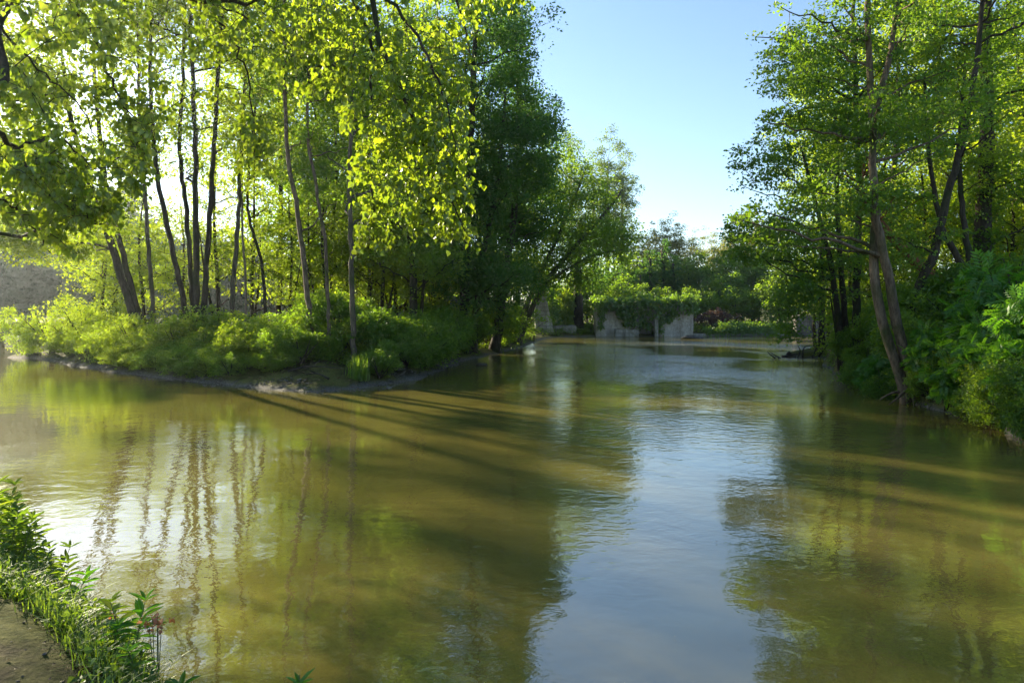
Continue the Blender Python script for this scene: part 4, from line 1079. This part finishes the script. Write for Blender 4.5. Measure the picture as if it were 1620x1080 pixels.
for i, (px, Y) in enumerate([(-20, 4.9), (2, 5.2), (30, 5.15), (48, 5.1), (70, 4.95), (-5, 5.0), (20, 5.0), (50, 4.7), (84, 4.75), (92, 4.5), (35, 4.6)]):
    weed('weed_plant', 'green weed in the crowded clump over the soil by the water', 'weed', G_W + ', crowded clump', wb(px, 870, Y), .24 + .2 * rl.random(), 240 + i, .07, 'herb', 8, (rl.normal() * .05, rl.normal() * .05))
for i, (px, Y) in enumerate([(110, 4.45), (80, 4.3), (135, 4.1), (150, 3.85), (165, 3.7), (200, 3.6), (225, 3.4), (240, 3.3), (255, 3.25), (180, 3.45), (140, 3.7), (215, 3.2), (265, 3.1)]):
    weed('weed_plant', 'low weed in the grass along the bank edge', 'weed', 'low weeds in the bank grass', wb(px, 900, Y), .10 + .12 * rl.random(), 260 + i, .055, ('herb', 'leaf_bright')[i % 2], 6, (rl.normal() * .03, rl.normal() * .03))
for i, (px, Y, h, t) in enumerate([(272, 3.12, .13, LEAF_DELTA), (300, 3.02, .12, LEAF_DELTA), (322, 2.93, .11, LEAF_LANCE), (338, 2.86, .10, LEAF_DELTA), (285, 3.0, .16, LEAF_LANCE), (255, 3.18, .2, LEAF_LANCE), (310, 2.9, .15, LEAF_LANCE)]):
    weed('weed_plant', 'broad leaved weed trailing along the bottom of the bank over the water', 'weed', 'trailing weeds at the bank foot', wb(px, 1040, Y), h, 290 + i, .085, ('leaf_mid', 'leaf_bright')[i % 2], 5, (.07 + .02 * rl.random(), .03), tpl=t)
# wilted orange red leaves
for px, py, Y, n, lb in [(250, 985, 3.45, 40, 'cluster of orange red wilted leaves at the bank edge'), (176, 972, 3.6, 10, 'small pinch of red leaves behind the sunlit weed')]:
    r_ = rng_(int(px)); mb = MB(); c0 = P(px, py, Y)
    c = c0 + r_.normal(size=(n, 3)) * np.array((.042, .028, .014)) * (1 if n > 20 else .4)
    leaf_mesh(mb, r_, c, r_.normal(size=(n, 3)) + O(0, 0, .3), O(0, -.4, .6) + r_.normal(size=(n, 3)) * .5, (.024 if n > 20 else .016) * r_.uniform(.6, 1.3, n), LEAF_DELTA)
    root = empty('red_leaved_plant', (c0[0], c0[1], gz1(c0[0], c0[1])), lb, 'plant', 'orange red plants on the bank')
    mb.build('leaves', M['rust'], root, np.array(root.location))
    sb = MB()
    for k in range(5): sb.tube([np.array(root.location) + r_.normal(size=3) * .012, c0 + r_.normal(size=3) * .02], [.003, .002], 4)
    sb.build('stem', M['stem'], root, np.array(root.location))
# long blades
root_p = wb(330, 1075, 2.95)
pp = root_p + rl.normal(size=(14, 3)) * np.array((.06, .05, 0))
blades('grass_tuft', 'tuft of long bright grass blades over the water', pp, .22, .010, M['grass'], 141, kind=None, cat='grass tuft', bend=.8)

# ------------------------------------------------------------------ overhanging poplar close to the viewer
def overhang():
    r = rng_(301)
    foot = np.array((-5.4, 2.2, gz1(-5.4, 2.2) - .1))
    root = empty('poplar_tree', foot, 'poplar whose leafy branches hang across the top of the view', 'tree')
    tb = MB()
    top = O(-5.0, 2.9, 6.6)
    tl = smooth_line([foot, O(-5.5, 2.3, 1.6), O(-5.3, 2.6, 4.0), top, O(-4.8, 3.2, 9)], 26)
    tb.tube(tl, np.linspace(.30, .14, 26), 10, wob=.04, rng=r)
    tb.build('trunk', M['bark_grey'], root, foot, smooth=True)
    bb = MB(); pool = []
    def limb(pts, r0, r1):
        l = smooth_line(pts, 22)
        l[1:-1] += r.normal(size=(20, 3)) * .012
        bb.tube(l, np.linspace(r0 * .55, r1 * .8, 22), 6, cap=True)
        pool.append(l[4:])
    limb([tl[14], P(-60, 120, 4.6), P(0, 40, 5.4), P(60, -60, 6.0), P(140, -120, 6.6)], .07, .02)
    limb([tl[18], P(60, -60, 5.6), P(200, -40, 5.8), P(330, 5, 5.9), P(420, 5, 6.0)], .075, .02)
    limb([tl[20], P(200, -180, 6.2), P(430, -130, 6.0), P(570, -50, 5.8), P(600, 60, 5.7), P(640, 160, 5.6), P(690, 270, 5.6), P(735, 365, 5.6)], .085, .006)
    limb([P(430, -130, 6.0), P(520, -60, 6.2), P(585, 60, 6.2), P(588, 150, 6.1), P(592, 260, 6.0), P(590, 385, 6.0)], .04, .005)
    limb([P(570, -50, 5.8), P(660, 60, 5.4), P(700, 150, 5.3), P(720, 240, 5.3)], .03, .005)
    limb([tl[20], P(250, -150, 7.0), P(480, -120, 7.2), P(680, -60, 7.2), P(740, 60, 7.2), P(745, 140, 7.2)], .06, .006)
    limb([P(330, 5, 5.9), P(380, 90, 6.0), P(400, 180, 6.0), P(402, 270, 6.0)], .02, .004)
    limb([P(60, -60, 6.0), P(150, 60, 6.2), P(190, 160, 6.3), P(230, 200, 6.3)], .03, .005)
    limb([tl[12], P(-80, 180, 4.6), P(20, 230, 5.2), P(90, 215, 5.6), P(140, 260, 5.8)], .05, .005)
    limb([tl[11], P(-100, 260, 4.5), P(-10, 310, 5.0), P(40, 345, 5.2), P(80, 400, 5.3)], .04, .004)
    limb([P(20, 230, 5.2), P(70, 300, 5.3), P(115, 340, 5.3), P(150, 350, 5.3)], .02, .004)
    limb([P(0, 40, 5.4), P(60, 110, 5.6), P(120, 160, 5.7), P(175, 255, 5.7)], .02, .004)
    limb([P(330, 5, 5.9), P(420, 40, 6.4), P(480, 100, 6.5), P(500, 190, 6.5)], .018, .004)
    pool_ = np.vstack(pool)
    # leaf sprays: hang density over the picture of the canopy, at real depths
    regs = [  # x0,x1,y0,y1,n sprays, Y0,Y1
        (-60, 180, -60, 150, 150, 4.6, 7.0), (0, 235, 100, 300, 150, 4.8, 7.0), (-60, 130, 240, 345, 70, 4.8, 6.0), (20, 110, 330, 395, 14, 5.1, 5.5), (110, 190, 290, 345, 16, 5.2, 5.6), (150, 270, -60, 190, 90, 5.4, 7.0),
        (290, 520, -80, 90, 130, 5.4, 7.4), (420, 560, 40, 140, 36, 5.8, 7.0), (375, 425, 130, 265, 22, 5.8, 6.2), (300, 350, 60, 150, 14, 5.8, 6.4), (500, 760, -80, 90, 130, 5.3, 7.4), (540, 735, 80, 200, 95, 5.2, 6.4),
        (560, 740, 190, 290, 70, 5.3, 6.1), (640, 745, 280, 370, 38, 5.4, 5.9), (568, 612, 300, 380, 14, 5.9, 6.1), (690, 750, 330, 378, 12, 5.5, 5.8), (180, 245, 180, 260, 16, 6, 6.4), (740, 830, -90, 0, 24, 6, 7.4)]
    T = []
    for x0, x1, y0, y1, n, a, b in regs:
        for _ in range(int(n * (1.9 if x1 < 240 else 2.0))):
            T.append(P(r.uniform(x0, x1), r.uniform(y0, y1), r.uniform(a, b)))
    T = np.array(T)
    keep = np.array([noise.noise(Vector(t * 1.15)) > -.20 for t in T])
    T = T[keep]
    C, D, NN = [], [], []
    T = T[np.argsort([np.linalg.norm(t - pool_, axis=1).min() for t in T])]
    for t in T:
        v = t - pool_
        d = np.linalg.norm(v, axis=1) + np.maximum(0, v[:, 2]) * .5
        j = int(d.argmin()); p0 = pool_[j]
        ln = np.linalg.norm(t - p0)
        hv = norm(t - p0 + 1e-4)
        tipd = norm(hv * .6 + O(0, 0, -.9) + r.normal(size=3) * .35)
        tip = t + tipd * r.uniform(.08, .22)
        u = np.linspace(0, 1, 7)[:, None]
        mid = (p0 + t) / 2 + O(0, 0, .12 * ln) + r.normal(size=3) * .04 * ln
        c = (1 - u) ** 2 * p0 + 2 * u * (1 - u) * mid + u * u * t
        pool_ = np.vstack((pool_, c[2:]))
        c = np.vstack((c, tip))
        bb.tube(c, np.linspace(.004 + .002 * ln, .0013, 8), 3, cap=False)
        k = int(r.integers(8, 15))
        for q in range(k):
            f = r.uniform(0, 1)
            b0 = t + (tip - t) * f if r.random() < .6 else c[4] + (t - c[4]) * f
            out = norm(r.normal(size=3) * np.array((1, 1, .35)))
            C.append(b0 + out * r.uniform(.01, .05) + O(0, 0, -.01))
            D.append(out * .55 + O(0, 0, -.85) + r.normal(size=3) * .25)
            NN.append(out * .7 + O(0, 0, .45) + r.normal(size=3) * .45)
    lb = MB()
    leaf_mesh(lb, r, np.array(C), np.array(D), np.array(NN), 0.050 * r.uniform(.6, 1.25, len(C)), LEAF_DELTA, .12)
    bb.build('branches', M['bark_dark'], root, foot, smooth=True)
    lb.build('foliage', M['leaf_poplar'], root, foot)
overhang()

make_tree('poplar_tree', 'second poplar further up the near bank spreading finer leaves over the backwater', 'tree', None,
          [([O(-10.6, 9.3, .2), O(-10.8, 9.5, 3), O(-10.4, 9.8, 6.5), O(-10.2, 10, 11)], .26, .08)],
          [E(10, 40, 11, 110, 150, 1.8, 70), E(40, 270, 10.5, 105, 70, 1.7, 60), E(-130, 120, 10.5, 120, 220, 2.2, 22), E(110, 330, 10.5, 40, 40, 1.0, 10)], 321,
          M['leaf_poplar'], M['bark_grey'], nlimb=22, per=62, cr=.42, L=.062, flat=.8, droop=.9, minz=2.5, tpl=LEAF_DELTA, rise=.4, twig=.005, crown_name='foliage')

# ------------------------------------------------------------------ morning haze
def haze():
    m, nt, out = new_mat('morning_haze')
    v = N(nt, 'ShaderNodeVolumePrincipled')
    v.inputs['Color'].default_value = (.80, .90, 1.0, 1)
    v.inputs['Density'].default_value = .0003
    v.inputs['Anisotropy'].default_value = .75
    nt.links.new(v.outputs[0], out.inputs['Volume'])
    mb = MB()
    x0, x1, y0, y1, z0, z1 = -2100, 2100, -1100, 3100, -2.0, 34.0
    mb.add([(x0, y0, z0), (x1, y0, z0), (x1, y1, z0), (x0, y1, z0), (x0, y0, z1), (x1, y0, z1), (x1, y1, z1), (x0, y1, z1)],
           [(0, 3, 2, 1), (4, 5, 6, 7), (0, 1, 5, 4), (1, 2, 6, 5), (2, 3, 7, 6), (3, 0, 4, 7)])
    o = mb.build('haze', m)
    tag(o, 'thin morning mist over the river', 'haze', None, 'stuff')
haze()
